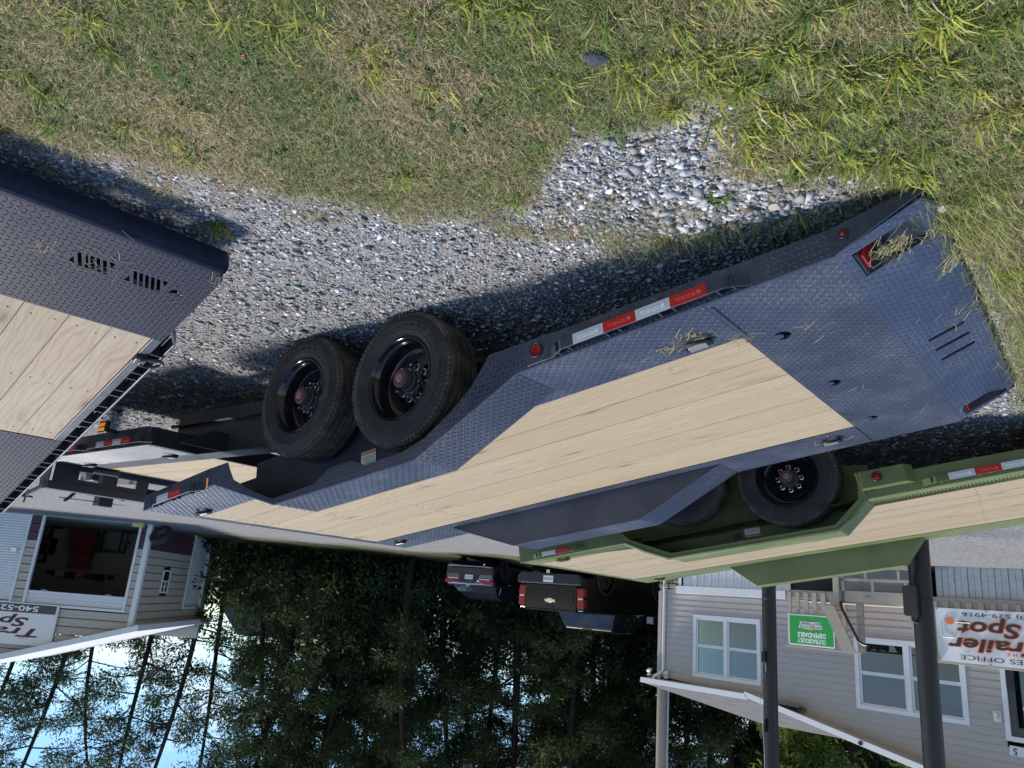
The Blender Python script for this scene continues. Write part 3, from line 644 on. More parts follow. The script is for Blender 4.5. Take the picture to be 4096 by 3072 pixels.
for (x, y, s, n) in ((.17, .25, .04, 40), (.30, .28, .03, 25), (.02, .45, .04, 20), (-.25, .6, .2, 12), (-.3, 1.5, .4, 12), (.4, .5, .1, 10), (.18, 2.36, .08, 12)): straw(tg, fdeck, x, y, s, n)
tgo = obj('dry_clippings', tg, mat('dry straw', (.42, .38, .20), .8, 0, .1), rt, LOC, ROT, fix=False); tgo['kind'] = 'stuff'

# ---- olive trailer on the left
GAZ, GTI = R(34.435), R(10.925); GW = 2.98
GP = [(-.60, 0), (-.36, .190), (1.00, .190), (1.38, 0)]
GLO = [(2.47, -.14), (1.45, -.14), (1.33, -.02), (.98, .150), (-.34, .150), (-.545, -.01), (-.57, -.15), (-1.3, -.145), (-3.4, -.11)]
gt_root, GL, GR = tilt_trailer('olive green tilt deck trailer with pale pine deck, left of the slate one', 'tilting equipment trailers', (-2.217, 5.879), GAZ, GTI, .695, GW, .27, 2.46, -3.15, -3.4, 2.47, 14, GP, .38,
    'green', 'green', 'green_flat', GLO,
    rails=[(-2.3, -1.08, -.064, -.014, [(-1.164, -1.327, 1), (-1.327, -1.489, 0), (-1.489, -1.650, 1), (-1.650, -1.81, 0)]), (1.86, 2.23, -.050, -.008, [(2.197, 2.052, 1), (2.052, 1.908, 0)])],
    rings=[(2.12, .2), (2.2, 2.72)], marker_xz=(-.718, -.128, -.905, -.60, -.185, -.055, -.10),
    wheels=[(0., .04, .39, False, .1), (.905, .04, .39, False, .8), (0., GW-.04, .39, True, 1.), (.905, GW-.04, .39, True, 2.)],
    far_prof=[(-.70, 0), (-.47, .245), (1.05, .245), (1.32, 0)], far_y=(2.70, GW), lamps=False, holes_tail=False, tail_len=.12, tail_drop=6., screws=(-1.3, -.2, .9, 1.6, 2.1, 2.32))
# rounded lip round the wheel opening, chassis, flaps, sticker
obj('fender_lip', MB().tube([(a, -.004, b) for a, b in [(-.575, -.20)] + GP[:1] + [(-.47, .12)] + GP[1:3] + [(1.2, .1)] + GP[3:]], .017, 8), 'green', gt_root, GL, GR, smooth=True)
for y0 in (.42, 2.3): obj('main_beam', MB().box((-.4, y0, .30), (2.1, y0+.10, .52)), 'green_flat', gt_root, bevel=.003)
gi = obj('toolbox_wall', MB().prism([(-.55, .25), (2.2, .25), (2.2, 1.02), (-.55, .50)], lambda a, b, t: (a, t, b), .40, .415), 'green_flat', gt_root)
obj('wall_hinge', MB().box((.62, .385, .60), (.66, .40, .72)), 'green_flat', gi, bevel=.004)
obj('hinge_rail', MB().box((-.5, .37, .555), (1.0, .40, .57)), 'green', gi)
gf = [c for c in gt_root.children if c.name.startswith('fender')][0]
gst = obj('warning_sticker', MB().box((.315, .374, -.03), (.443, .378, .07)), 'paper', [c for c in gt_root.children if c.name.startswith('fender')][0])
obj('sticker_band', MB().box((.318, .3725, .052), (.44, .3738, .066)), 'orange', gst)
for k in range(5): obj('sticker_text', MB().box((.325, .3725, -.02+k*.011), (.43-random.random()*.03, .3738, -.015+k*.011)), 'ink_g', gst)
obj('data_plate', MB().box((.475, .374, .02), (.545, .378, .075)), 'ink_k', gf)
# ------------------------------------------------------------------ slate trailer at the right edge: sloping dovetail
RAZ, RTI = R(44.5), R(18)
rr_ = thing('dovetail_trailer', 'slate blue trailer with wide pine boards and slotted ramp plate, raised over the gravel', 'trailer', (1.817, 3.591, 0), RAZ)
RL, RR = (0, 0, .4), (0, -RTI, 0); YR = -2.55
cuts = []
def bars(y0, n=5, s=1.):
    out = [[(-.385, y0-.002), (-.431, y0+.006), (-.385, y0+.024)]]
    for k in range(n):
        y = y0+.028+k*.0255; out.append([(-.470, y-.022), (-.470, y-.006), (-.380, y+.030), (-.380, y+.014)])
    y = y0+.028+n*.0255; out.append([(-.472, y-.022), (-.472, y+.004), (-.433, y+.002)])
    return out
cuts += bars(-.525) + bars(-.295)
cuts.append([(-.43, -.098), (-.395, -.105), (-.412, -.078), (-.395, -.040), (-.410, -.036), (-.420, -.062), (-.445, -.06)])
lipx = -.645
tp_ = obj('ramp_plate', sheet([(lipx, .02), (-.615, .05), (-.002, .05), (-.002, YR), (lipx, YR)], cuts, lambda a, b, h: (a, b, -h), .008), plate_mat('slate ramp plate dark', (.011, .016, .038), .5, (.42, .42, .42), .015, .16, 0.), rr_, RL, RR)  # base colour darkened to stand for the dimmer surroundings this slope mirrors
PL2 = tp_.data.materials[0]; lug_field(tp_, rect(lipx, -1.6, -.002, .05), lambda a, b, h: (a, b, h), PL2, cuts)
# rounded nose rolled down to the underside
nose = MB(); prof = []
for k in range(7):
    a = R(90)*k/6; prof.append((lipx-.055*math.sin(a), -.055*(1-math.cos(a))))
prof.append((lipx-.055, -.10))
for (xa, za), (xb_, zb) in zip(prof, prof[1:]):
    nose.quad((xa, YR, za), (xb_, YR, zb), (xb_, .02-.03*(abs(zb) > .03), zb), (xa, .02-.03*(abs(za) > .03), za))
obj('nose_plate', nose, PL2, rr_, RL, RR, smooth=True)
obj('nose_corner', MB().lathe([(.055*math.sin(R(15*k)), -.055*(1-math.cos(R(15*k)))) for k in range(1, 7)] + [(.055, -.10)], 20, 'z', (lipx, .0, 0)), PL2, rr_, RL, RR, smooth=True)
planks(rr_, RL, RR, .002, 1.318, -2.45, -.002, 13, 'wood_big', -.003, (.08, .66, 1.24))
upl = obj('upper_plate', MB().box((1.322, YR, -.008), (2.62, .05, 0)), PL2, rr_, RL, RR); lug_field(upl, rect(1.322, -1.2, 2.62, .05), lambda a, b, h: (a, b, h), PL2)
obj('edge_channel', MB().box((-.0, .002, -.09), (1.32, .05, -.001)).box((1.32, .046, -.09), (2.62, .052, -.009)).box((-.61, .046, -.10), (0, .051, -.009)), 'slate_flat', rr_, RL, RR, bevel=.002)
obj('edge_strip', MB().box((0, YR, -.09), (1.32, -2.455, -.001)), 'slate_flat', rr_, RL, RR)
# stand-off rail with spacers along the left edge
rail = obj('rub_rail', MB().box((.02, .116, -.085), (2.62, .128, -.012)), 'slate_flat', rr_, RL, RR, bevel=.002)
for k in range(6): obj('rail_ledge', MB().box((.03+k*.436, .053, -.16), (.33+k*.436, .115, -.09)), 'black', rail)
for k in range(12):
    x = .16+k*.218; obj('stake_pocket', MB().box((x, .051, -.08), (x+.075, .115, -.072)).box((x, .051, -.08), (x+.006, .115, -.014)).box((x+.069, .051, -.08), (x+.075, .115, -.014)), 'chassis', rail)
obj('rail_end', MB().prism([(-.10, .052), (.02, .128), (.02, .116), (-.08, .052)], lambda a, b, t: (a, b, t), -.085, -.012), 'slate_flat', rail)
# big tie-down ring on the edge
cl = obj('tie_down_clip', MB().prism([(-.03, 0), (-.026, .022), (.026, .022), (.03, 0)], lambda a, b, t: (.205+a, .028+t, b), -.028, .028), 'slate_flat', rr_, RL, RR, bevel=.004)
pts = [(.205+.040*math.cos(6.28318*k/20)*1., .085+.058*math.sin(6.28318*k/20), .012-.010*math.sin(6.28318*k/20)) for k in range(21)]
obj('ring', MB().tube(pts, .0085, 8, False), 'black', cl, smooth=True)
# structure below: beams, cross members and the level main deck, added out of view to cast its shadow
for yy in (-.1, -1.25, -2.4): obj('ramp_beam', MB().box((-.55, yy-.05, -.13), (2.6, yy+.05, -.045)), 'chassis', rr_, RL, RR)
for k in range(8): obj('cross_member', MB().box((-.4+k*.42, -2.4, -.12), (-.35+k*.42, -.05, -.05)), 'chassis', rr_, RL, RR)
zt = .4+2.62*math.sin(RTI); xt = 2.62*math.cos(RTI)
obj('main_deck', MB().box((xt, YR, zt-.012), (xt+4.2, .05, zt-.002)).box((xt, -.02, zt-.22), (xt+4.2, .05, zt-.014)).box((xt, -.9, zt-.5), (xt+4.2, -.75, zt-.014)).box((xt, -1.8, zt-.5), (xt+4.2, -1.65, zt-.014)), 'chassis', rr_)
for i, wx in enumerate((xt+1.0, xt+1.9)):
    for wy, fl in ((.02, True), (-2.52, False)): wheel(rr_, (wx, wy, .39), fl, i*.7)
rs = MB(); straw(rs, fdeck, -.43, -.62, .03, 14); straw(rs, fdeck, -.42, -.42, .05, 16); straw(rs, fdeck, -.3, -.4, .18, 14); straw(rs, fdeck, -.62, .02, .02, 8)
rso = obj('dry_clippings', rs, bpy.data.materials['dry straw'], rr_, RL, RR, fix=False); rso['kind'] = 'stuff'

# ------------------------------------------------------------------ ground
def sstep(t): t = np.clip(t, 0, 1); return t*t*(3-2*t)
def ground_h(x, y):
    x = np.asarray(x, float); y = np.asarray(y, float)
    return .34*sstep((-x*.7+(y-10)*.25-1)/8.)
def lattice(x, y, s, seed):
    """cheap value noise for scattering"""
    x = np.asarray(x)/s; y = np.asarray(y)/s; i = np.floor(x).astype(int); j = np.floor(y).astype(int); fx = x-i; fy = y-j; fx = fx*fx*(3-2*fx); fy = fy*fy*(3-2*fy)
    h = lambda a, b: np.modf(np.abs(np.sin(a*127.1+b*311.7+seed*74.7)*43758.5453))[0]
    return (h(i, j)*(1-fx)+h(i+1, j)*fx)*(1-fy)+(h(i, j+1)*(1-fx)+h(i+1, j+1)*fx)*fy
def fbm(x, y, s, seed): return (lattice(x, y, s, seed)*.5+lattice(x, y, s*.47, seed+3)*.3+lattice(x, y, s*.21, seed+7)*.2)
# edge of the mown verge (x, y): grass on the camera's side
EDGE = np.array([(-6, 9), (-3.9, 5.6), (-3.2, 4.2), (-2.4, 3.35), (-2.05, 3.05), (-1.6, 2.62), (-1.28, 2.46), (-.97, 2.36), (-.77, 2.3), (-.6, 2.15), (-.45, 2.05), (-.23, 2.17), (-.08, 2.34), (.02, 2.62), (.2, 2.84), (.63, 2.84), (1.09, 2.93), (1.3, 2.84), (1.56, 2.78), (1.69, 2.58), (2.07, 2.62), (3., 2.55), (6, 2.4)])
def verge(x, y):
    """> 0 on grass, < 0 on gravel (metres)"""
    return np.interp(x, EDGE[:, 0], EDGE[:, 1]) - y + (fbm(x, y, .26, 2)-.5)*.60 - .05
xs = np.unique(np.concatenate([np.linspace(-4, 5, 91), np.linspace(-30, 30, 61), np.linspace(-300, 300, 25)])); ys = np.unique(np.concatenate([np.linspace(.5, 8, 76), np.linspace(-20, 60, 61), np.linspace(-300, 400, 29)]))
gx, gy = np.meshgrid(xs, ys); gz = ground_h(gx, gy) + np.where((gy < 12) & (np.abs(gx) < 8), (fbm(gx, gy, .7, 5)-.5)*.025, 0)
gv = np.stack([gx, gy, gz], -1).reshape(-1, 3); nx_ = len(xs); gm = MB()
gm.v = [tuple(p) for p in gv]; gm.f = [(j*nx_+i, j*nx_+i+1, (j+1)*nx_+i+1, (j+1)*nx_+i) for j in range(len(ys)-1) for i in range(nx_-1)]
def ground_mat():
    m = mat('gravel lot and verge', (.3, .3, .3), .95, 0, .15); g = N(m); p = g.geo()
    sp = g.n("SeparateXYZ"); g.l(p, sp.inputs[0])
    vc = g.n("TexVoronoi", feature='F1'); g.l(p, vc.inputs['Vector']); vc.inputs['Scale'].default_value = 52.
    vc2 = g.n("TexVoronoi", feature='F1'); g.l(p, vc2.inputs['Vector']); vc2.inputs['Scale'].default_value = 110.
    gr = g.mix(.5, g.ramp(g.n("SeparateColor").outputs[0] if 0 else vc.outputs['Color'], [(.1, (.08, .085, .095)), (.5, (.26, .27, .285)), (.9, (.5, .505, .51))]), g.ramp(vc2.outputs['Color'], [(.1, (.06, .065, .07)), (.6, (.20, .205, .215)), (.95, (.45, .45, .45))]))
    big = g.noise(p, .55, 6, .6); gr = g.mix(g.mr(big, .42, .72, 0, .5), gr, (.23, .20, .165))
    thatch = g.ramp(g.noise(p, 90., 4, .7), [(.3, (.045, .038, .026)), (.55, (.16, .13, .085)), (.8, (.30, .25, .17))])
    # verge: signed distance painted on the vertices as a measured ground cover map
    at = g.n("Attribute", attribute_name='verge').outputs['Fac']; f = g.math('ADD', at, g.math('MULTIPLY', g.math('SUBTRACT', g.noise(p, 6., 5, .6), .5), .5)); fm = g.mr(f, -.1, .12)
    c = g.mix(fm, gr, thatch)
    # lawn strip and leaf litter below the trees
    at2 = g.n("Attribute", attribute_name='litter').outputs['Fac']; f2 = g.math('ADD', at2, g.math('MULTIPLY', g.math('SUBTRACT', g.noise(p, .8, 6, .65), .5), 1.5))
    lawn = g.ramp(g.noise(p, 14., 5, .7), [(.3, (.045, .062, .02)), (.5, (.11, .12, .045)), (.75, (.22, .18, .095))])
    lit = g.ramp(g.noise(p, 20., 5, .7), [(.3, (.035, .027, .02)), (.6, (.13, .09, .065)), (.85, (.24, .18, .13))])
    c = g.mix(g.mr(f2, .1, .5), c, g.mix(g.mr(g.noise(p, .35, 3), .42, .6), lawn, lit)); g.col(c)
    hh = g.math('ADD', g.math('MULTIPLY', vc.outputs['Distance'], -.7), g.math('MULTIPLY', vc2.outputs['Distance'], -.5)); g.normal(g.bump(hh, .9, .02)); return m
go = obj('ground', gm, ground_mat(), None, fix=False); tag(go, None, None, kind='structure')
def point_attr(me, name, vals):
    a = me.attributes.new(name, 'FLOAT', 'POINT'); a.data.foreach_set('value', np.asarray(vals, np.float32).ravel())
point_attr(go.data, 'verge', np.clip(np.where(gy < 12, verge(gx, gy), -1), -1, 1))
lit = np.clip((gy-27.5+.10*gx)/6., -1, 1); lit = np.maximum(lit, np.clip((-gx-9.3+(gy-14)*.9)/2., -1, 1)*np.where(gy < 30, 1, 0)-.0)
point_attr(go.data, 'litter', lit)

# ------------------------------------------------------------------ loose stones (crushed rock) as one mass
def mesh_np(name, v, f, cols, m, attr='col'):
    me = bpy.data.meshes.new(name); k = f.shape[1]; me.vertices.add(len(v)); me.vertices.foreach_set('co', v.astype(np.float32).ravel())
    me.loops.add(f.size); me.loops.foreach_set('vertex_index', f.astype(np.int32).ravel()); me.polygons.add(len(f)); me.polygons.foreach_set('loop_start', np.arange(0, f.size, k, dtype=np.int32)); me.polygons.foreach_set('loop_total', np.full(len(f), k, np.int32))
    me.update(calc_edges=True)
    a = me.attributes.new(attr, 'FLOAT_COLOR', 'POINT'); a.data.foreach_set('color', np.concatenate([cols, np.ones((len(cols), 1))], 1).astype(np.float32).ravel())
    me.materials.append(M[m]); o = bpy.data.objects.new(name, me); COL.objects.link(o); return o
HULLS = []
for k in range(16):   # angular crushed-rock shapes: convex hulls of a few random points
    bm = bmesh.new(); pts_ = rng.normal(size=(9, 3)); pts_ /= np.linalg.norm(pts_, axis=1)[:, None]; pts_ *= rng.uniform(.75, 1.1, (9, 1))
    for p_ in pts_: bm.verts.new(p_)
    r_ = bmesh.ops.convex_hull(bm, input=bm.verts); bmesh.ops.delete(bm, geom=[v for v in r_['geom_interior'] if isinstance(v, bmesh.types.BMVert)], context='VERTS')
    bmesh.ops.triangulate(bm, faces=bm.faces); bm.verts.index_update(); HULLS.append((np.array([v.co for v in bm.verts]), np.array([[v.index for v in f.verts] for f in bm.faces]))); bm.free()
def rotmats(n, tilt=1.):
    a = rng.uniform(0, 6.283, n); c, s = np.cos(a), np.sin(a); Rz = np.zeros((n, 3, 3)); Rz[:, 0, 0] = c; Rz[:, 0, 1] = -s; Rz[:, 1, 0] = s; Rz[:, 1, 1] = c; Rz[:, 2, 2] = 1
    b = rng.normal(0, .35*tilt, n); c, s = np.cos(b), np.sin(b); Rx = np.zeros((n, 3, 3)); Rx[:, 0, 0] = 1; Rx[:, 1, 1] = c; Rx[:, 1, 2] = -s; Rx[:, 2, 1] = s; Rx[:, 2, 2] = c
    return Rz@Rx
def stones(name, px, py, size, tint):
    n = len(px); pick = rng.integers(0, len(HULLS), n); sc = size[:, None]*np.stack([rng.uniform(.8, 1.6, n), rng.uniform(.65, 1.05, n), rng.uniform(.35, .7, n)], 1)
    z = ground_h(px, py)+(fbm(px, py, .7, 5)-.5)*.025 + sc[:, 2]*rng.uniform(.0, .7, n); RM = rotmats(n); base = np.stack([px, py, z], 1); V_, F_, C_ = [], [], []; o_ = 0
    for h, (hv, hf) in enumerate(HULLS):
        i = np.where(pick == h)[0]; v = np.einsum('nij,nkj->nki', RM[i], hv[None]*sc[i][:, None, :])+base[i][:, None, :]; m_ = len(hv)
        V_.append(v.reshape(-1, 3)); F_.append((hf[None]+(np.arange(len(i))*m_)[:, None, None]).reshape(-1, 3)+o_); C_.append(np.repeat(tint[i], m_, 0)); o_ += len(i)*m_
    return mesh_np(name, np.concatenate(V_), np.concatenate(F_), np.concatenate(C_), 'stone')
def stone_tint(n):
    g_ = np.clip(rng.lognormal(-1.25, .48, n), .07, .72); t = np.stack([g_*.96, g_*1.0, g_*1.07], 1); w = rng.random(n); t[w < .10] *= np.array([1.25, 1.08, .85]); t[w > .985] *= np.array([1.2, .7, .5]); return np.clip(t, 0, .8)
# distance-weighted scatter: stones keep roughly the same size in view
n0 = 74000; rad = 2.0*np.exp(rng.random(n0)*math.log(9.5/2.0)); ang = rng.uniform(R(-42), R(46), n0); px, py = rad*np.sin(ang), rad*np.cos(ang)
vg = verge(px, py); keep = rng.random(n0) < np.clip(.35-vg*2.6, .06, 1.); px, py, rad = px[keep], py[keep], rad[keep]; n1 = len(px)
size = np.clip(rng.lognormal(math.log(.0068), .42, n1), .003, .021)*np.clip(.72+rad*.16, .9, 2.1)
# coarser ballast where the verge meets the lot, left of centre
cz = np.exp(-(((px+.75)/.55)**2+((py-2.55)/.35)**2)); size *= 1+.75*cz
so = stones('loose_gravel', px, py, size, stone_tint(n1)); tag(so, 'loose grey crushed stone scattered over the lot', 'gravel', kind='stuff')
# single larger rocks one can pick out
def rock(x, y, s, tint, label, sub=2):
    bm = bmesh.new(); bmesh.ops.create_icosphere(bm, subdivisions=sub, radius=1)
    r_ = random.Random(int(x*1000)); pl = [(Vector((r_.gauss(0, 1), r_.gauss(0, 1), r_.gauss(0, 1))).normalized(), r_.uniform(.5, .85)) for k in range(9)]
    for v in bm.verts:
        for n_, d_ in pl:
            e = v.co.dot(n_)-d_
            if e > 0: v.co -= n_*e
        v.co = Vector((v.co.x*s[0], v.co.y*s[1], v.co.z*s[2]))
    me = bpy.data.meshes.new('rock'); bm.to_mesh(me); bm.free(); a = me.attributes.new('col', 'FLOAT_COLOR', 'POINT'); a.data.foreach_set('color', np.tile(np.array([*tint, 1], np.float32), len(me.vertices)))
    me.materials.append(M['stone']); o = bpy.data.objects.new('rock', me); COL.objects.link(o); o.location = (x, y, s[2]*.35); o.rotation_euler = (random.uniform(-.2, .2), .1, random.uniform(0, 3)); tag(o, label, 'rock', 'single rocks at the lot edge')
rock(-.165, 1.80, (.045, .034, .026), (.045, .055, .075), 'dark slate rock lying flat in the grass')
rock(-.415, 1.775, (.024, .02, .02), (.40, .37, .34), 'pale knobbly stone in the dry grass right of the dark slate')
rock(-1.52, 2.42, (.042, .030, .026), (.46, .46, .46), 'pale angular rock at the corner of the slate trailer tail')
rock(-.945, 2.52, (.035, .03, .022), (.42, .38, .32), 'tan rock beside the slate trailer skirt')
rock(-.56, 2.34, (.032, .03, .02), (.36, .38, .40), 'grey rock on the coarse ballast')
rock(1.34, 1.83, (.030, .024, .016), (.33, .36, .38), 'smooth grey stone half sunk in the lawn')

# ------------------------------------------------------------------ grass as one mass
def blades(px, py, L, wd, col, lean, curl, base_z=0.):
    n = len(px); a = rng.uniform(0, 6.283, n); d = np.stack([np.cos(a), np.sin(a)], 1); s = np.stack([-d[:, 1], d[:, 0]], 1)
    t0 = np.stack([px, py, ground_h(px, py)+(fbm(px, py, .7, 5)-.5)*.025+base_z], 1)
    h1 = L*.5*np.cos(lean); r1 = L*.5*np.sin(lean); l2 = lean+curl; h2 = h1+L*.5*np.cos(l2); r2 = r1+L*.5*np.sin(l2); h2 = np.maximum(h2, .003); h1 = np.maximum(h1, .003)
    def P(r, h, k): 
        q = t0.copy(); q[:, :2] += d*r[:, None]+s*(wd*k)[:, None]; q[:, 2] += h; return q
    z = np.zeros(n)
    v = np.stack([P(z, z-.004, -.5), P(z, z-.004, .5), P(r1, h1, -.5), P(r1, h1, .5), P(r2, h2, 0.)], 1)
    b = (np.arange(n)*5)[:, None]; f = np.concatenate([b+np.array([[0, 1, 3]]), b+np.array([[0, 3, 2]]), b+np.array([[2, 3, 4]])], 0)
    return v.reshape(-1, 3), f, np.repeat(col, 5, 0)
def hsvish(n, pal):
    pal = np.array(pal); i = rng.integers(0, len(pal), n); j = rng.integers(0, len(pal), n); t = rng.random((n, 1)); c = pal[i]*(1-t)+pal[j]*t; return c*rng.uniform(.75, 1.25, (n, 1))
GREENS = [(.12, .175, .045), (.17, .225, .06), (.10, .16, .05), (.22, .26, .08), (.16, .21, .09)]; DRY = [(.42, .35, .21), (.32, .25, .14), (.50, .44, .29), (.38, .33, .18), (.24, .17, .10)]; LIME = [(.20, .28, .045), (.27, .33, .05), (.15, .24, .04), (.34, .35, .06), (.42, .36, .07)]
VS, FS, CS = [], [], []; off = 0
def push(t):
    global off
    VS.append(t[0]); FS.append(t[1]+off); CS.append(t[2]); off += len(t[0])
def scatter(n, r0=1.35, r1=5.5):
    rad = r0*np.exp(rng.random(n)*math.log(r1/r0)); an = rng.uniform(R(-46), R(50), n); return rad*np.sin(an), rad*np.cos(an)
# short turf
x, y = scatter(330000); p = np.clip(verge(x, y)*5+.25, 0, 1)*np.clip(.25+1.5*fbm(x, y, .5, 21), .2, 1.); k = rng.random(len(x)) < p; x, y = x[k], y[k]; n = len(x)
patch = fbm(x, y, .38, 31); dry = rng.random(n) < np.clip((.52-patch)*2.8+.18, .10, .85)
col = np.where(dry[:, None], hsvish(n, DRY), hsvish(n, GREENS)); push(blades(x, y, rng.uniform(.022, .070, n), rng.uniform(.0014, .0036, n), col, rng.uniform(.5, 1.5, n), rng.uniform(.0, .7, n)))
# flat dead straw
x, y = scatter(120000); k = rng.random(len(x)) < np.clip(verge(x, y)*3+.55, 0, 1)*np.clip(1.5-1.6*fbm(x, y, .4, 44), .15, 1); x, y = x[k], y[k]; n = len(x)
push(blades(x, y, rng.uniform(.02, .075, n), rng.uniform(.0010, .0024, n), hsvish(n, DRY), rng.uniform(1.35, 1.55, n), rng.uniform(-.1, .1, n), .006))
# crabgrass clumps with broad blades, mostly bottom left of the lawn
cx, cy = [], []
for (x0, x1, y0, y1, c) in ((-2.0, -.35, 1.35, 2.25, 150), (-2.6, -1.3, 2.2, 3.3, 34), (-.6, 1.7, 1.4, 1.95, 34), (-.4, 1.9, 1.9, 2.6, 14), (-.95, .1, 2.55, 3.0, 5)) :
    cx += list(rng.uniform(x0, x1, c)); cy += list(rng.uniform(y0, y1, c))
cx = np.array(cx+[1.385, 1.36]); cy = np.array(cy+[3.06, 3.09]); m_ = (verge(cx, cy) > -.05); m_[-2:] = True; cx, cy = cx[m_], cy[m_]
per = rng.integers(18, 46, len(cx)); x = np.repeat(cx, per)+rng.normal(0, .020, per.sum()); y = np.repeat(cy, per)+rng.normal(0, .020, per.sum()); n = len(x)
ct_ = np.repeat(rng.random(len(cx)), per)[:, None]; col = np.where(rng.random((n, 1)) < .15, hsvish(n, DRY), hsvish(n, LIME)*(.8+.35*ct_)*np.where(ct_ < .35, np.array([[.75, .85, .9]]), 1))
push(blades(x, y, rng.uniform(.04, .115, n), rng.uniform(.0035, .0075, n), col, rng.uniform(.35, 1.25, n), rng.uniform(.1, .7, n)))
# thin turf creeping over the ballast beside the trailer and around the gravel edge
tcx = np.concatenate([rng.uniform(-.75, .15, 60), rng.uniform(-.1, 1.2, 12)]); tcy = np.concatenate([rng.uniform(2.55, 2.95, 60), rng.uniform(2.75, 3.0, 12)]); per = rng.integers(20, 90, len(tcx)); x = np.repeat(tcx, per)+rng.normal(0, .045, per.sum()); y = np.repeat(tcy, per)+rng.normal(0, .030, per.sum()); n = len(x)
push(blades(x, y, rng.uniform(.02, .06, n), rng.uniform(.0012, .0024, n), np.where(rng.random((n, 1)) < .6, hsvish(n, DRY), hsvish(n, GREENS)), rng.uniform(.6, 1.5, n), rng.uniform(0, .5, n)))
# wisps growing against the trailer skirt and tail
x = rng.uniform(-1.75, -.35, 900); y = np.interp(x, [-1.75, -1.45, -.35], [2.75, 2.38, 3.0])+rng.normal(-.02, .035, 900); n = 900
push(blades(x, y, rng.uniform(.05, .17, n), rng.uniform(.0012, .0024, n), hsvish(n, DRY+GREENS+LIME), rng.uniform(.25, 1.1, n), rng.uniform(.1, .6, n)))
x = rng.uniform(-3.4, -1.5, 3200); y = np.interp(x, [-3.4, -1.5], [4.75, 2.36])+rng.normal(-.14, .10, 3200); n = 3200
push(blades(x, y, rng.uniform(.05, .16, n), rng.uniform(.0014, .0035, n), hsvish(n, GREENS+LIME+DRY), rng.uniform(.3, 1.2, n), rng.uniform(.1, .6, n)))
n = 240; x, y = scatter(n); k = verge(x, y) > -.1; x, y = x[k], y[k]; n = len(x)
push(blades(x, y, rng.uniform(.02, .045, n), rng.uniform(.010, .022, n), hsvish(n, [(.34, .17, .06), (.22, .12, .06), (.45, .30, .10), (.16, .10, .06)]), rng.uniform(1.2, 1.5, n), rng.uniform(-.3, .3, n), .012))
cw = rng.uniform(-1.6, 1.9, 26); cv = rng.uniform(1.5, 2.5, 26); per = rng.integers(14, 30, 26); x = np.repeat(cw, per)+rng.normal(0, .03, per.sum()); y = np.repeat(cv, per)+rng.normal(0, .03, per.sum()); n = len(x)
push(blades(x, y, rng.uniform(.025, .07, n), rng.uniform(.010, .020, n), hsvish(n, [(.07, .13, .03), (.10, .18, .05), (.06, .10, .035)]), rng.uniform(.8, 1.35, n), rng.uniform(.1, .6, n), .004))
gro = mesh_np('grass', np.concatenate(VS), np.concatenate(FS), np.concatenate(CS), 'grass'); tag(gro, 'mown verge of mixed green and dry grass in the foreground', 'grass', kind='stuff')
# ------------------------------------------------------------------ office building (local x along the front wall, y into the house, z up)
HO = (-9.019, 14.973, 0.); HZ = R(49.2)
hs = thing('office_building', 'taupe sided sales office with white trimmed windows and grey shingle roof', 'building', HO, HZ)
WN = [(4.27, 6.11, 1.47, 2.93), (-.0, 2.10, 1.66, 3.07)]; DOOR = (-1.75, -.575, .98, 3.22)
obj('wall', MB().box((-4.2, .06, .25), (7.15, .10, .9)).box((-4.2, .06, 2.0), (-1.8, .1, 3.2)).box((-4.2, 1.6, .3), (7.15, 1.64, 3.1)).box((7.05, .06, .3), (7.15, 9, 3.14)).box((-4.2, 8.9, .3), (7.15, 9, 3.14)).box((-4.2, .06, .9), (7.15, 1.6, .95)), 'interior', hs)
def rake_s(z): return 7.15 if z < 3.10 else 4.35-(z-3.17)/.214
z = .89
while z < 4.6:
    z1 = z+.135; x_end = min(7.15, rake_s(z)+.2) if z1 > 3.12 else 7.15; xe1 = min(7.15, rake_s(z1)+.2) if z1 > 3.12 else 7.15
    spans = [(-4.2, x_end)]
    for (a, b, c, d) in WN+[DOOR]:
        if z1 > c+.01 and z < d-.01:
            ns = []
            for s0, s1 in spans:
                if b <= s0 or a >= s1: ns.append((s0, s1)); continue
                if a > s0: ns.append((s0, a))
                if b < s1: ns.append((b, s1))
            spans = ns
    for s0, s1 in spans:
        if s1-s0 > .03:
            obj('siding_board', MB().add([(s0, -.014, z), (s1, -.014, z), (s1, .05, z), (s0, .05, z), (s0, -.002, z1), (xe1 if s1 == x_end else s1, -.002, z1), (xe1 if s1 == x_end else s1, .05, z1), (s0, .05, z1)], [(0, 3, 2, 1), (4, 5, 6, 7), (0, 1, 5, 4), (1, 2, 6, 5), (2, 3, 7, 6), (3, 0, 4, 7)]), 'siding', hs, fix=False)
    z = z1
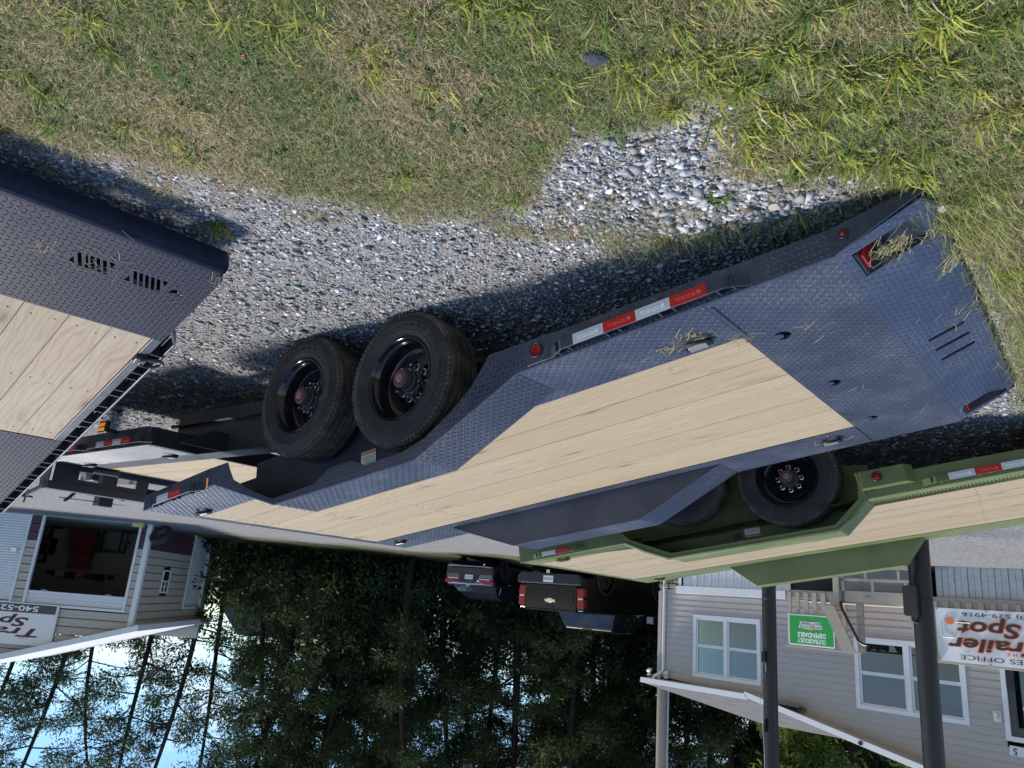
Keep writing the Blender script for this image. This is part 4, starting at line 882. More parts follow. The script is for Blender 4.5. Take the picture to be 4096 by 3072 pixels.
def house_window(w, blind_top):
    a, b, c, d = w; f = MB(); t = .085; y0 = -.035; m_ = (a+b)/2
    for s0, s1, z0, z1 in ((a, b, c, c+t), (a, b, d-t, d), (a, a+t, c+t, d-t), (b-t, b, c+t, d-t), (m_-.05, m_+.05, c+t, d-t)): f.box((s0, y0, z0), (s1, .05, z1))
    zm = (c+d)/2
    for s0, s1 in ((a+t, m_-.05), (m_+.05, b-t)):
        for z0, z1, yy in ((c+t, zm, .0), (zm, d-t, .012)):
            for q in ((s0, s1, z0, z0+.035), (s0, s1, z1-.035, z1), (s0, s0+.035, z0+.035, z1-.035), (s1-.035, s1, z0+.035, z1-.035)): f.box((q[0], yy, q[2]), (q[1], yy+.035, q[3]))
        f.box((s0+.15, -.012, zm-.012), (s0+.24, .0, zm+.01)); f.box((s1-.24, -.012, zm-.012), (s1-.15, .0, zm+.01))
    o = obj('window', f, 'white', hs, bevel=.004)
    for s0, s1 in ((a+t, m_-.05), (m_+.05, b-t)):
        for z0, z1, yy in ((c+t, zm, .016), (zm, d-t, .028)): obj('pane', MB().box((s0+.03, yy, z0+.03), (s1-.03, yy+.004, z1-.03)), 'glass', o)
        if blind_top:
            bl = MB()
            k = zm+.0
            while k < d-t-.02: bl.add([(s0+.04, .10, k), (s1-.04, .10, k), (s1-.04, .075, k+.026), (s0+.04, .075, k+.026)], [(0, 1, 2, 3)]); k += .03
            obj('blind', bl, 'blind', o, fix=False)
    obj('sill_trim', MB().box((a, -.010, c-.14), (b, .04, c-.003)), 'siding', o); obj('head_trim', MB().box((a, -.010, d+.003), (b, .04, d+.14)), 'siding', o)
    obj('dark_room_sheet', MB().box((a+.1, .35, c), (b-.1, .36, d)), 'void', o)  # near-black sheet standing in for the unlit room behind the panes
    return o
house_window(WN[0], True); house_window(WN[1], False)
# glazed door with white frame, bottom end hidden by the porch
d_ = obj('door_frame', MB().box((-.66, -.03, .98), (-.575, .05, 3.22)).box((-1.75, -.03, 3.135), (-.66, .05, 3.22)).box((-1.75, -.03, .98), (-1.665, .05, 3.135)), 'white', hs, bevel=.004)
obj('door', sheet(rect(-1.66, .98, -.665, 3.13), [rect(-1.55, 1.2, -.78, 2.98)], lambda a, b, h: (a, .0+h, b), .04), mat('dark bronze door', (.05, .048, .046), .4), d_)
obj('door_pane', MB().box((-1.55, .015, 1.2), (-.78, .02, 2.98)), 'glass', d_)
obj('door_decal', MB().prism(circ(0, 0, .045, 14), lambda a, b, t: (-.92+a, .012-t, 2.65+b), 0, .001), 'ink_w', d_)
obj('door_closer', MB().box((-.80, -.05, 2.02), (-.68, -.005, 2.35)), 'black', d_, bevel=.01)
# wall lamp, number plaque, cameras
wl_ = obj('wall_lamp', MB().box((-.53, -.03, 2.74), (-.40, -.012, 2.93)), 'white', hs, bevel=.01)
obj('lamp_globe', MB().lathe([(.0001, -.12), (.035, -.11), (.045, -.06), (.042, -.03)], 14, 'y', (-.465, .0, 2.80)).lathe([(.03, 0), (.035, .05), (.01, .07)], 12, 'z', (-.465, -.08, 2.82)), 'lampglass', wl_, smooth=True)
nb = obj('number_plaque', MB().prism([(-.62, 3.29), (-.60, 3.45), (-1.2, 3.47), (-1.22, 3.30)], lambda a, b, t: (a, -.016-t, b), 0, .012), 'whitemetal', hs)
text('5', .15, 'ink_k', nb, (-.70, -.030, 3.375), (1, 0, 0), (0, 0, 1), bold=.02)
for cx_, cy_ in ((6.87, -.08), (7.45, .0)):
    c_ = obj('security_camera', MB().lathe([(.06, 0), (.06, -.03), (.03, -.05), (.03, -.09)], 16, 'z', (cx_, cy_, 3.07)), 'white', hs, smooth=True)
    obj('camera_head', MB().tube([(cx_+.05, cy_-.0, 2.96), (cx_-.08, cy_-.08, 2.92)], .045, 12).tube([(cx_-.081, cy_-.081, 2.92), (cx_-.084, cy_-.083, 2.919)], .03, 12), 'white', c_, smooth=True)
# corner board, downspout, eave, roofs
obj('corner_board', MB().box((7.10, -.022, .95), (7.20, .08, 3.05)), 'siding', hs, bevel=.003)
obj('downspout', MB().tube([(6.99, -.05, .45), (6.99, -.05, 2.88), (7.05, -.12, 2.98), (7.14, -.22, 3.05), (7.16, -.25, 3.16)], .042, 8), 'white', hs, smooth=True)
obj('gutter', MB().prism([(-.36, 3.11), (-.36, 3.23), (-.345, 3.23), (-.33, 3.12), (-.25, 3.12), (-.25, 3.23), (-.235, 3.23), (-.235, 3.11)], lambda a, b, t: (t, a, b), 4.42, 7.46), 'white', hs)
obj('soffit', MB().box((4.42, -.235, 3.11), (7.46, .06, 3.13)), 'siding', hs)
rf = obj('roof', MB().add([(3.2, -.34, 3.215), (7.50, -.34, 3.215), (7.50, 5.4, 4.42), (3.2, 5.4, 4.42), (3.2, -.34, 3.18), (7.50, -.34, 3.18), (7.50, 5.4, 4.38), (3.2, 5.4, 4.38)], [(0, 1, 2, 3), (7, 6, 5, 4), (0, 4, 5, 1), (1, 5, 6, 2), (2, 6, 7, 3), (3, 7, 4, 0)]).add([(-4, 5.4, 4.42), (7.5, 5.4, 4.42), (7.5, 11, 3.2), (-4, 11, 3.2)], [(0, 1, 2, 3)]), 'shingle', hs)
# front gable: roof slopes down to the right from a ridge beyond the frame
px_ = -2.6; zr = 3.17+(4.43-px_)*.214
obj('gable_roof', MB().add([(4.50, -.36, 3.185), (px_, -.36, zr+.03), (px_, 5.4, zr+.03), (4.50, 5.4, 3.185)], [(0, 1, 2, 3)]).add([(px_, -.36, zr+.03), (-9.6, -.36, 3.185), (-9.6, 5.4, 3.185), (px_, 5.4, zr+.03)], [(0, 1, 2, 3)]), 'shingle', hs)
obj('rake_board', MB().prism([(4.50, 3.06), (4.50, 3.18), (px_, zr+.025), (px_, zr-.095)], lambda a, b, t: (a, t, b), -.36, -.335), 'white', hs, bevel=.003)
obj('rake_soffit', MB().prism([(4.45, 3.075), (4.45, 3.09), (px_, zr-.08), (px_, zr-.095)], lambda a, b, t: (a, t, b), -.335, .05), 'siding', hs)
obj('floodlight', MB().lathe([(.0001, -.02), (.04, -.02), (.045, .01)], 10, 'y', (1.9, -.38, 3.68)), 'black', hs)
# skirting below the siding and fieldstone pier at the corner
obj('ledger_board', MB().box((3.58, -.10, .80), (6.6, -.03, .985)), 'white', hs, bevel=.004)
for k in range(28):
    s = 6.42-k*.105; obj('skirt_panel', MB().box((s-.098, -.035-.006*(k % 2), .12), (s, -.02, .80)), 'white', hs)
obj('skirt_edge', MB().box((6.0, -.06, .12), (6.1, -.042, .80)), 'white', hs)
stn = mat('fieldstone', (.30, .25, .20), .9); g_ = N(stn); g_.col(g_.ramp(g_.noise(g_.obj(), 9., 4), [(.3, (.16, .12, .09)), (.7, (.42, .36, .29))]))
for r_ in range(6):
    for k in range(3):
        s = 6.5+k*.24+(.12 if r_ % 2 else 0); obj('fieldstone', MB().box((s, -.05-random.random()*.04, .10+r_*.13), (min(s+.225, 7.15), .05, .22+r_*.13)), stn, hs, bevel=.03)
obj('loose_board', MB().box((6.45, -.09, .42), (6.53, -.06, .80)), 'white', hs)

# ------------------------------------------------------------------ wooden porch
pc = thing('wooden_porch', 'weathered timber porch with slatted railing in front of the sales office', 'porch', HO, HZ)
Y0 = -1.2; Lm = 'lumber'
def pb(name, a, b, m=Lm, parent=pc, bev=.004): return obj(name, MB().box(a, b), m, parent, bevel=bev)
pb('rim_board', (-4, Y0, .83), (.10, Y0+.04, 1.01)); pb('rim_board', (.35, Y0+.0, .79), (1.80, Y0+.04, 1.0)); pb('rim_board', (1.92, Y0, .82), (2.94, Y0+.04, .97))
for k in range(9): pb('deck_board', (-4, Y0+.05+k*.125, 1.0), (2.94, Y0+.17+k*.125, 1.03))
for k in range(26): s = .02-k*.108; obj('skirt_panel', MB().box((s-.10, Y0+.10+.012*(k % 2), .10), (s, Y0+.125, .83)), 'skirting', pc)
for k in range(15): s = .03-k*.19; pb('baluster', (s-.045, Y0-.035, .90), (s+.045, Y0-.001, 1.93))
pb('top_rail', (-4, Y0-.05, 1.935), (.12, Y0+.08, 1.975)); pb('top_rail', (1.40, Y0-.05, 1.935), (2.97, Y0+.08, 1.97))
for k in range(6): s = 2.88-k*.185; pb('baluster', (s-.045, Y0-.035, .86), (s+.045, Y0-.001, 1.93))
for k in range(4): s = 2.80-k*.2; pb('back_baluster', (s-.04, Y0+1.0, .95), (s+.04, Y0+1.04, 1.6))
pb('post', (1.80, Y0-.05, .1), (1.92, Y0+.07, 1.12)); pb('post', (1.70, Y0+.0, .2), (1.78, Y0+.09, 1.0)); pb('post', (1.42, Y0+.1, 1.0), (1.53, Y0+.2, 1.95)); pb('post', (.10, Y0-.02, .1), (.20, Y0+.08, 1.95)); pb('post', (-1.9, Y0, .1), (-1.8, Y0+.1, 1.95))
# stair side: raking boards and open framing below the landing
for (x0, x1, w, y_) in ((2.02, 1.63, .13, Y0-.10), (.42, .10, .12, Y0-.10)):
    obj('stair_rail', MB().prism([(x0-w, 1.09), (x0+w, 1.10), (x1+w, 1.935), (x1-w, 1.93)], lambda a, b, t: (a, t, b), y_, y_+.035), Lm, pc, bevel=.003)
obj('handrail', MB().tube([(1.78, Y0-.02, 1.02), (1.72, Y0-.12, 1.14), (1.42, Y0-.13, 1.72), (1.36, Y0-.1, 1.78), (1.28, Y0-.1, 1.79), (1.28, Y0-.02, 1.82)], .028, 8), 'black', pc, smooth=True)
pb('cross_rail', (.35, Y0, .545), (1.80, Y0+.04, .60)); pb('cross_rail', (.35, Y0, .30), (1.80, Y0+.04, .36))
for s, z0, z1 in ((.50, .60, .79), (1.12, .60, .79), (.62, .36, .545), (1.25, .36, .545)): pb('short_stud', (s, Y0+.0, z0), (s+.055, Y0+.04, z1))
pb('stair_post', (.33, Y0-.02, .1), (.42, Y0+.05, 1.0)); obj('dark_skirt', MB().box((.3, Y0+.5, .1), (1.9, Y0+.52, .8)), 'skirting', pc)
# green battery sign fixed to the railing
sg = thing('railing_sign', 'green and white battery sign hung on the porch railing', 'sign', HO, HZ); ys = Y0-.045
bp = obj('sign_board', MB().box((1.92, ys-.008, 1.31), (2.90, ys, 1.92)), 'signwhite', sg, bevel=.01); obj('sign_field', MB().box((1.945, ys-.0095, 1.335), (2.875, ys-.0082, 1.895)), 'signgreen', bp)
X = (1, 0, 0); Z = (0, 0, 1); ty = ys-.0105
text('OUTRAGEOUSLY', .12, 'ink_w', bp, (2.40, ty, 1.815), X, Z, .60, bold=.03); text('DEPENDABLE', .13, 'ink_w', bp, (2.40, ty, 1.70), X, Z, .60, bold=.03)
obj('emblem_oval', MB().prism(circ(0, 0, .20, 28, .42), lambda a, b, t: (2.42+a, ty-t+.0006, 1.515+b), 0, .0008), 'ink_k', bp)
obj('emblem_lower', MB().prism([(-.19, -.005)] + [(.195*math.cos(R(180-k*15)), .085*math.sin(R(180-k*15))) for k in range(13)], lambda a, b, t: (2.42+a, ty-.0004-t, 1.525+abs(b)), 0, .0006), mat('lime print', (.22, .55, .06), .5), bp)
obj('emblem_bolt', MB().prism([(-.10, -.11), (.06, -.02), (.02, -.0), (.12, .12), (-.05, .03), (-.02, .0)], lambda a, b, t: (2.42-a, ty-.0008-t, 1.515+b), 0, .0006), 'ink_red', bp)
obj('emblem_strip', MB().box((2.17, ty-.0022, 1.515), (2.66, ty-.0015, 1.58)).box((2.20, ty-.0022, 1.445), (2.64, ty-.0015, 1.508)), 'ink_w', bp)
text('INTERSTATE', .06, 'ink_k', bp, (2.415, ty-.0028, 1.547), X, Z, .46, bold=.02); text('BATTERIES', .06, 'ink_k', bp, (2.42, ty-.0028, 1.477), X, Z, .41, bold=.02)
# vinyl banner, slightly rippled
bn = thing('vinyl_banner', 'white sales office banner with black lettering tied to the porch railing', 'banner', HO, HZ); by = Y0-.06
bm_ = MB(); nx2, nz2 = 40, 14
bf = lambda u, v: (.015-u*2.75, by+.006*math.sin(u*40)*math.sin(v*3.1)-.010*math.exp(-((u-v*.25)/.05)**2)*v, 1.02+v*.915)
bm_.v = [bf(i/nx2, j/nz2) for j in range(nz2+1) for i in range(nx2+1)]; bm_.f = [(j*(nx2+1)+i, j*(nx2+1)+i+1, (j+1)*(nx2+1)+i+1, (j+1)*(nx2+1)+i) for j in range(nz2) for i in range(nx2)]
bo = obj('banner_sheet', bm_, 'banner', bn, smooth=True); ty = by-.022
def bt(s, size, cx_, z_, w, m='ink_k', **kw): text(s, size, m, bo, (cx_, ty, z_), X, Z, w, **kw)
bt('SALES OFFICE', .115, -1.00, 1.835, 1.30, bold=.0); bt('(540) 529-4916', .10, -1.06, 1.105, 1.25)
for s_, sz, cx_, z_, w in (('Trailer', .30, -.95, 1.615, 1.46), ('Spot', .33, -.86, 1.335, .98)):
    o_ = text(s_, sz, 'ink_o', bo, (cx_, ty+.002, z_), X, Z, w+.03, bold=.05, shear=.18); text(s_, sz, 'ink_k', bo, (cx_, ty-.001, z_), X, Z, w, bold=.02, shear=.18)
bt('THE', .075, -1.20, 1.725, .24, 'ink_red', spacing=1.5)
obj('banner_dot', MB().prism(circ(0, 0, .068, 24), lambda a, b, t: (-.225+a, ty-t, 1.235+b), 0, .001), 'ink_o', bo)
obj('banner_loop', MB().tube([(-.55, ty, 1.255), (-.32, ty, 1.255)], .012, 4).tube([(-.13, ty, 1.235), (-.085, ty, 1.25), (-.075, ty, 1.29), (-.075, ty, 1.48), (-.10, ty, 1.52), (-.29, ty, 1.52)], .012, 4), mat('pale grey print', (.55, .55, .57), .5), bo)
for u_, v_ in ((.01, .02), (.01, .98), (.3, .02), (.3, .98), (.55, .98)): p_ = bf(u_, v_); obj('grommet', MB().lathe([(.012, -.002), (.012, -.006), (.005, -.006)], 10, 'y', (p_[0], p_[1]-.004, p_[2])), 'black', bo)

# ------------------------------------------------------------------ sign poles
def pole(x, y, r, label):
    zb = float(ground_h(x, y)); p = thing('sign_pole', label, 'pole', (x, y, zb), R(40), 'black steel sign poles')
    obj('shaft', MB().lathe([(r, -.3), (r, 9.5)], 36, 'z'), 'black', p, smooth=True); obj('weld_band', MB().lathe([(r+.001, 1.10), (r+.004, 1.105), (r+.001, 1.11)], 36, 'z'), 'black', p, smooth=True)
    return p
P1 = pole(-4.19, 11.86, .103, 'thinner looking black steel pole, right of the other, between green sign and window')
P2 = pole(-4.66, 8.42, .103, 'nearer black steel pole with an electrical box, beside the banner')
bx = obj('electrical_box', MB().box((-.02, -.19, .98), (.12, -.10, 1.28)), 'black', P2, loc=(.0, 0, 0), rot=(0, 0, R(15)), bevel=.006)
obj('box_cover', MB().box((-.035, -.195, .97), (.10, -.19, 1.29)), 'black', bx, bevel=.004); obj('conduit', MB().tube([(.05, -.14, 0), (.05, -.14, .98)], .016, 8).tube([(.05, -.14, 1.28), (.05, -.14, 1.33), (.0, -.08, 1.36)], .016, 8), 'black', bx, smooth=True)
br = obj('bracket', MB().box((.02, -.165, 1.87), (.07, -.09, 2.02)).box((.03, -.15, 2.80), (.05, -.09, 2.98)), 'black', P1, bevel=.004)
obj('wire', MB().tube([(.03, -.12, 2.0), (.02, -.11, 2.15), (.08, -.14, 2.3), (.10, -.16, 2.5), (.07, -.15, 2.8), (.05, -.14, 3.3), (.05, -.13, 5)], .005, 5), 'zinc', P1)

# ------------------------------------------------------------------ metal shed / workshop (local x along the front, y into the building)
SO = (11.55, 25.55, 0.); SZ = R(-4.4)
sh = thing('metal_workshop', 'beige metal workshop with maroon base and an open roll-up door', 'building', SO, SZ)
SD = 7.6; SWd = 11.4; HE = 3.36; PK = SWd/2; SL = .293
DO = (.36, 3.42, 0, 2.76); D1 = (3.87, 7.0, 0, 2.74)
def front_spans(z0, z1):
    sp_ = [(.12, SWd-.12)]
    if z1 > HE: e = max(0, z0-HE)/SL; sp_ = [(.0+e, SWd-.0-e)]
    for (a, b, c, d) in (DO, D1):
        if z0 < d-.02:
            ns = []
            for s0, s1 in sp_:
                if b <= s0 or a >= s1: ns.append((s0, s1)); continue
                if a > s0: ns.append((s0, a))
                if b < s1: ns.append((b, s1))
            sp_ = ns
    return sp_
zz = .02
while zz < HE+PK*SL-.2:
    z1 = zz+.258
    for s0, s1 in front_spans(zz, z1):
        if s1-s0 < .05: continue
        q = MB(); pr = [(0, .02), (-.020, .028), (-.020, .055), (-.006, .07), (-.006, .15), (-.014, .165), (-.014, .20), (-.004, .215), (-.004, .256), (.02, .256), (.02, .02)]
        e_ = lambda b: max(0, (zz+b-HE)/SL-.05); q.prism(pr, lambda a, b, t: (max(t, e_(b)) if t < PK else min(t, SWd-e_(b)), a, zz+b), s0, s1); obj('siding_panel', q, 'maroon' if zz < .7 else 'shedsiding', sh)
    zz = z1
zz = .02
while zz < HE-.1:
    z1 = zz+.2525
    for s0, s1 in (((.12, 4.78), (6.90, SD)) if zz < 2.7 else ((.12, SD),)):
        sp_ = [(s0, s1)]
        if 1.40 < z1-.02 and zz < 2.20 and s0 < 1.9: sp_ = [(s0, 1.95), (2.70, s1)]
        for u0, u1 in sp_:
            q = MB(); pr = [(0, .02), (-.018, .028), (-.018, .045), (-.004, .055), (-.004, .25), (.02, .25), (.02, .02)]; q.prism(pr, lambda a, b, t: (a, t, zz+b), u0, u1); obj('siding_panel', q, 'maroon' if zz < .72 else 'shedsiding', sh)
    zz = z1
obj('corner_trim', MB().box((-.04, -.05, .0), (.12, .0, HE)).box((-.045, -.05, 0), (-.02, .12, HE)), 'whitemetal', sh, bevel=.004)
for (a, b, c, d) in (DO, D1):
    obj('door_trim', MB().box((a-.06, -.045, 0), (a+.02, .05, d+.08)).box((b-.02, -.045, 0), (b+.06, .05, d+.08)).box((a+.02, -.045, d), (b-.02, .05, d+.08)), 'whitemetal', sh, bevel=.003)
def corrugated(name, x0, x1, z0, z1, pitch, parent, amp=.014, y=.05):
    q = MB(); n = int((z1-z0)/pitch*4); 
    for i in range(n+1):
        zz_ = z0+(z1-z0)*i/n; yy = y+amp*math.sin(i*math.pi/2); q.v += [(x0, yy, zz_), (x1, yy, zz_)]
    q.f = [(2*i, 2*i+1, 2*i+3, 2*i+2) for i in range(n)]
    return obj(name, q, 'whitemetal', parent, fix=False, smooth=True)
c1 = corrugated('door_curtain', D1[0]+.02, D1[1]-.02, .06, 2.72, .082, sh); obj('door_sill', MB().box((D1[0]+.02, .02, .02), (D1[1]-.02, .08, .08)), 'whitemetal', c1)
obj('door_latch', MB().box((4.05, -.02, 1.10), (4.22, .03, 1.22)), 'zinc', c1)
c2 = corrugated('door_curtain', DO[0]+.02, DO[1]-.02, 2.42, 2.75, .11, sh); obj('door_bottom_bar', MB().box((DO[0]+.02, .02, 2.37), (DO[1]-.02, .09, 2.42)), 'whitemetal', c2)
for s_ in (.9, 2.9): obj('pull_handle', MB().tube([(s_-.1, .0, 2.36), (s_-.05, -.02, 2.33), (s_+.05, -.02, 2.33), (s_+.1, 0, 2.36)], .012, 6), 'zinc', c2)
# side: small window, roll-up door
sw = MB()
for (u0, u1, v0, v1) in ((1.95, 2.70, 1.41, 1.46), (1.95, 2.70, 2.15, 2.2), (1.95, 2.0, 1.46, 2.15), (2.65, 2.70, 1.46, 2.15), (2.0, 2.65, 1.77, 1.81), (2.31, 2.34, 1.81, 2.15), (2.0, 2.65, 1.96, 1.985)): sw.box((-.03, u0, v0), (.03, u1, v1))
swo = obj('window', sw, 'white', sh); obj('pane', MB().box((.0, 2.0, 1.46), (.006, 2.65, 2.15)), 'carglass', swo)
q = MB(); n = 118
for i in range(n+1): zz_ = .06+2.62*i/n; q.v += [(.05+.014*math.sin(i*math.pi/2), 4.80, zz_), (.05+.014*math.sin(i*math.pi/2), 6.88, zz_)]
q.f = [(2*i, 2*i+2, 2*i+3, 2*i+1) for i in range(n)]; obj('side_door_curtain', q, 'whitemetal', sh, fix=False, smooth=True)
obj('side_door_trim', MB().box((-.045, 6.87, 0), (.05, 7.0, 2.8)).box((-.045, 4.74, 2.70), (.05, 6.87, 2.8)).box((-.045, 4.72, 0), (.05, 4.80, 2.7)), 'whitemetal', sh, bevel=.003)
# gable roof with white fascia, sheet roof with fascia gutter
for s in (0, 1):
    f = (lambda x: x) if s == 0 else (lambda x: SWd-x)
    obj('roof', MB().add([(f(-.32), -.32, HE-.03), (f(PK), -.32, HE+(PK+.22)*SL), (f(PK), SD+.3, HE+(PK+.22)*SL), (f(-.32), SD+.3, HE-.03), (f(-.32), -.32, HE-.07), (f(PK), -.32, HE+(PK+.22)*SL-.05), (f(PK), SD+.3, HE+(PK+.22)*SL-.05), (f(-.32), SD+.3, HE-.07)], [(0, 1, 2, 3), (4, 7, 6, 5), (0, 4, 5, 1), (1, 5, 6, 2), (2, 6, 7, 3), (3, 7, 4, 0)]), 'whitemetal', sh)
    obj('fascia', MB().prism([(f(-.33), HE-.20), (f(-.33), HE-.02), (f(PK), HE+(PK+.22)*SL+.005), (f(PK), HE+(PK+.22)*SL-.17)], lambda a, b, t: (a, t, b), -.345, -.325), 'whitemetal', sh)
obj('eave_fascia', MB().box((-.34, -.32, HE-.18), (-.325, SD+.3, HE-.03)).box((-.325, -.32, HE-.19), (.0, SD+.3, HE-.175)), 'whitemetal', sh)
obj('roof_rib', MB().box((-.33, -.3, HE-.028), (-.31, SD+.3, HE-.01)), 'whitemetal', sh)
# interior: floor, walls, contents
obj('floor', MB().box((.05, -.25, -.10), (SWd-.05, SD, .012)), 'concrete', sh)
intm = siding_mat('workshop lining', (.34, .33, .30)); obj('inner_wall', MB().box((.05, SD-.1, 0), (SWd-.05, SD, 4)).box((.06, .3, 3.1), (SWd-.1, SD, 3.14)), intm, sh)
obj('back_siding', MB().box((.0, SD, 0), (SWd, SD+.05, HE)).box((SWd-.1, 0, 0), (SWd, SD, HE)), 'shedsiding', sh)
sf = obj('shelf', MB().box((3.6, SD-.6, 1.72), (6.9, SD-.15, 1.76)), 'lumber', sh)
sh_m = Matrix.Translation(Vector(SO)) @ Matrix.Rotation(SZ, 4, 'Z')
def put(o, x, y, z): o.location = sh_m @ Vector((x, y, z)); o.rotation_euler = (0, 0, SZ); return o
tcst = put(thing('tool_chest', 'red rolling tool chest at the back of the open workshop', 'tool chest'), 4.95, 6.7, 0)
obj('cabinet', MB().box((-.48, -.3, .12), (.48, .3, .95)), 'toolred', tcst, bevel=.01); obj('top_box', MB().box((-.36, -.22, .97), (.36, .25, 1.62)), 'toolred', tcst, bevel=.01)
for k in range(4): obj('drawer', MB().box((-.34, -.245, 1.02+k*.14), (.34, -.222, 1.13+k*.14)), 'toolred', tcst, bevel=.006)
for k in range(3): obj('drawer', MB().box((-.45, -.325, .2+k*.23), (.45, -.302, .40+k*.23)), 'toolred', tcst, bevel=.006)
for k in range(7):
    o = put(thing('shelf_box', ['dark plastic case', 'black tool case', 'grey parts bin', 'yellow bottle', 'black crate', 'brown cardboard box', 'black jug'][k] + [' at the left end of the workshop shelf', ' second on the workshop shelf', ' third on the workshop shelf', ' in the middle of the workshop shelf', ' right of the yellow bottle on the shelf', ' second from the right on the shelf', ' at the right end of the workshop shelf'][k], 'container', group='things on the workshop shelf'), 3.85+k*.40, SD-.38, 1.76)
    w_ = .09+.05*((k*7) % 3); h_ = .16+.06*((k*5) % 3); obj('body', MB().box((-w_, -.1, 0), (w_, .1, h_)), ['blackplastic', 'black', 'hub', 'orange', 'black', 'lumber', 'black'][k], o, bevel=.012); obj('lid', MB().box((-w_*.9, -.09, h_+.001), (w_*.9, .09, h_+.03)), 'blackplastic', o, bevel=.006)
for nm, lb, x_, y_, m_, ct_, bld in (('engine_hoist', 'dark engine hoist standing right of the red tool chest', 6.2, 6.4, 'black', 'hoist', 0), ('work_bench', 'dark work bench left of the red tool chest', 3.9, 6.7, 'blackplastic', 'bench', 1), ('wheeled_stool', 'red wheeled stool near the left workshop door jamb', 2.75, 5.2, 'toolred', 'stool', 2)):
    o = put(thing(nm, lb, ct_), x_, y_, 0)
    if bld == 0: obj('mast', MB().box((-.06, -.06, 0), (.06, .06, 1.5)), m_, o); obj('boom', MB().box((-.05, -.9, 1.4), (.05, .1, 1.5)), m_, o); obj('leg', MB().box((-.35, -.9, .05), (-.27, .2, .13)), m_, o); obj('leg', MB().box((.27, -.9, .05), (.35, .2, .13)), m_, o); obj('engine_block', MB().box((-.3, -.5, .5), (.3, .1, 1.15)), m_, o, bevel=.05)
    elif bld == 1: obj('top', MB().box((-.5, -.3, .82), (.5, .3, .88)), m_, o); [obj('leg', MB().box((a, b, 0), (a+.06, b+.06, .82)), m_, o) for a in (-.5, .44) for b in (-.3, .24)]
    else: obj('seat', MB().lathe([(.0001, .5), (.18, .5), (.18, .43), (.0001, .43)], 16, 'z'), m_, o); obj('stem', MB().tube([(0, 0, .05), (0, 0, .44)], .03, 8), m_, o); [obj('foot', MB().tube([(0, 0, .1), (.22*math.cos(a), .22*math.sin(a), .03)], .02, 6), m_, o) for a in (0, 1.26, 2.5, 3.8, 5.0)]
# shop sign over the doors
ss = thing('shop_sign', 'framed white sign with dark phone band on the workshop gable', 'sign', SO, SZ); yb = -.06
so_ = obj('sign_panel', MB().box((2.33, yb-.03, 2.80), (5.9, yb, 4.0)), 'signwhite', ss); obj('phone_band', MB().box((2.35, yb-.033, 2.80), (5.88, yb-.0305, 3.055)), 'signdark', so_); obj('band_line', MB().box((2.35, yb-.033, 3.058), (5.88, yb-.0305, 3.07)), 'ink_o', so_)
obj('sign_frame', MB().box((2.27, yb-.04, 2.77), (2.33, yb, 4.03)).box((2.33, yb-.04, 4.0), (5.96, yb, 4.03)).box((2.33, yb-.04, 2.765), (5.96, yb, 2.80)).box((5.9, yb-.04, 2.80), (5.96, yb, 4.0)), 'whitemetal', so_, bevel=.004)
ty = yb-.034
text('540-529-4916', .23, 'ink_w', so_, (4.06, ty-.001, 2.925), X, Z, 2.35, bold=.02); text('THE', .10, 'ink_red', so_, (3.15, ty, 3.80), X, Z, .30, spacing=1.5)
for s_, sz, cx_, z_, w in (('Trailer', .36, 4.02, 3.64, 2.85), ('Spot', .38, 3.92, 3.33, 1.75)): text(s_, sz, 'ink_o', so_, (cx_, ty+.001, z_), X, Z, w+.02, bold=.03, shear=.25); text(s_, sz, 'ink_k', so_, (cx_, ty-.001, z_), X, Z, w, bold=.018, shear=.25)
# spare tyre leaning on the workshop corner, yellow curb block
lt = thing('leaning_tyre', 'worn black tyre leaning against the workshop corner', 'tyre', (11.12, 25.25, .28), R(20)); sp2 = [(.20, .02), (.24, -.0), (.31, -.012), (.35, .01), (.36, .03), (.36, .16), (.35, .18), (.31, .2), (.24, .19), (.2, .17)]
tt = obj('tyre', MB().lathe(sp2, 40, 'y'), 'rubber', lt, rot=(R(38), 0, 0), smooth=True); obj('inner_rim', MB().lathe([(.2, .02), (.2, .17)], 24, 'y'), 'hub', lt, rot=(R(38), 0, 0), smooth=True)
cb = obj('curb_block', MB().box((0, 0, 0), (.35, .18, .14)), mat('yellow curb paint', (.62, .55, .20), .7), None, (11.62, 25.05, 0), (0, 0, SZ), bevel=.015); tag(cb, 'yellow painted kerb block at the workshop corner', 'block')
# ------------------------------------------------------------------ vehicles
def road_wheel(parent, x, y, z, r, w, m_rim='alloy', spokes=5, name='wheel'):
    s = 1 if y > 0 else -1
    t = obj(name, MB().lathe([(r*.64, -.02), (r*.80, .0), (r*.95, -.01), (r, -.04), (r, -w+.03), (r*.93, -w), (r*.64, -w+.01)], 32, 'y'), 'rubber', parent, (x, y, z), (0, 0, 0 if s > 0 else math.pi), smooth=True)
    obj('rim', MB().lathe([(r*.66, -.015), (r*.60, -.03), (r*.58, -.10), (r*.2, -.12), (r*.0001, -.12)], 28, 'y'), 'black', t, smooth=True)
    for k in range(spokes):
        a = 6.28318*k/spokes; q = MB(); m_ = Matrix.Rotation(a, 4, 'Y')
        for o_ in (-.05, .05): q.add([m_ @ Vector(p) for p in ((r*.08, -.035, o_-.012), (r*.62, -.022, o_*1.8-.016), (r*.62, -.022, o_*1.8+.016), (r*.08, -.035, o_+.012))], [(0, 1, 2, 3)])
        obj('spoke', q, m_rim, t)
    return t
def arch(cx, cz, r, a0, a1, n=12): return [(cx+r*math.cos(R(a0+(a1-a0)*k/n)), cz+r*math.sin(R(a0+(a1-a0)*k/n))) for k in range(n+1)]
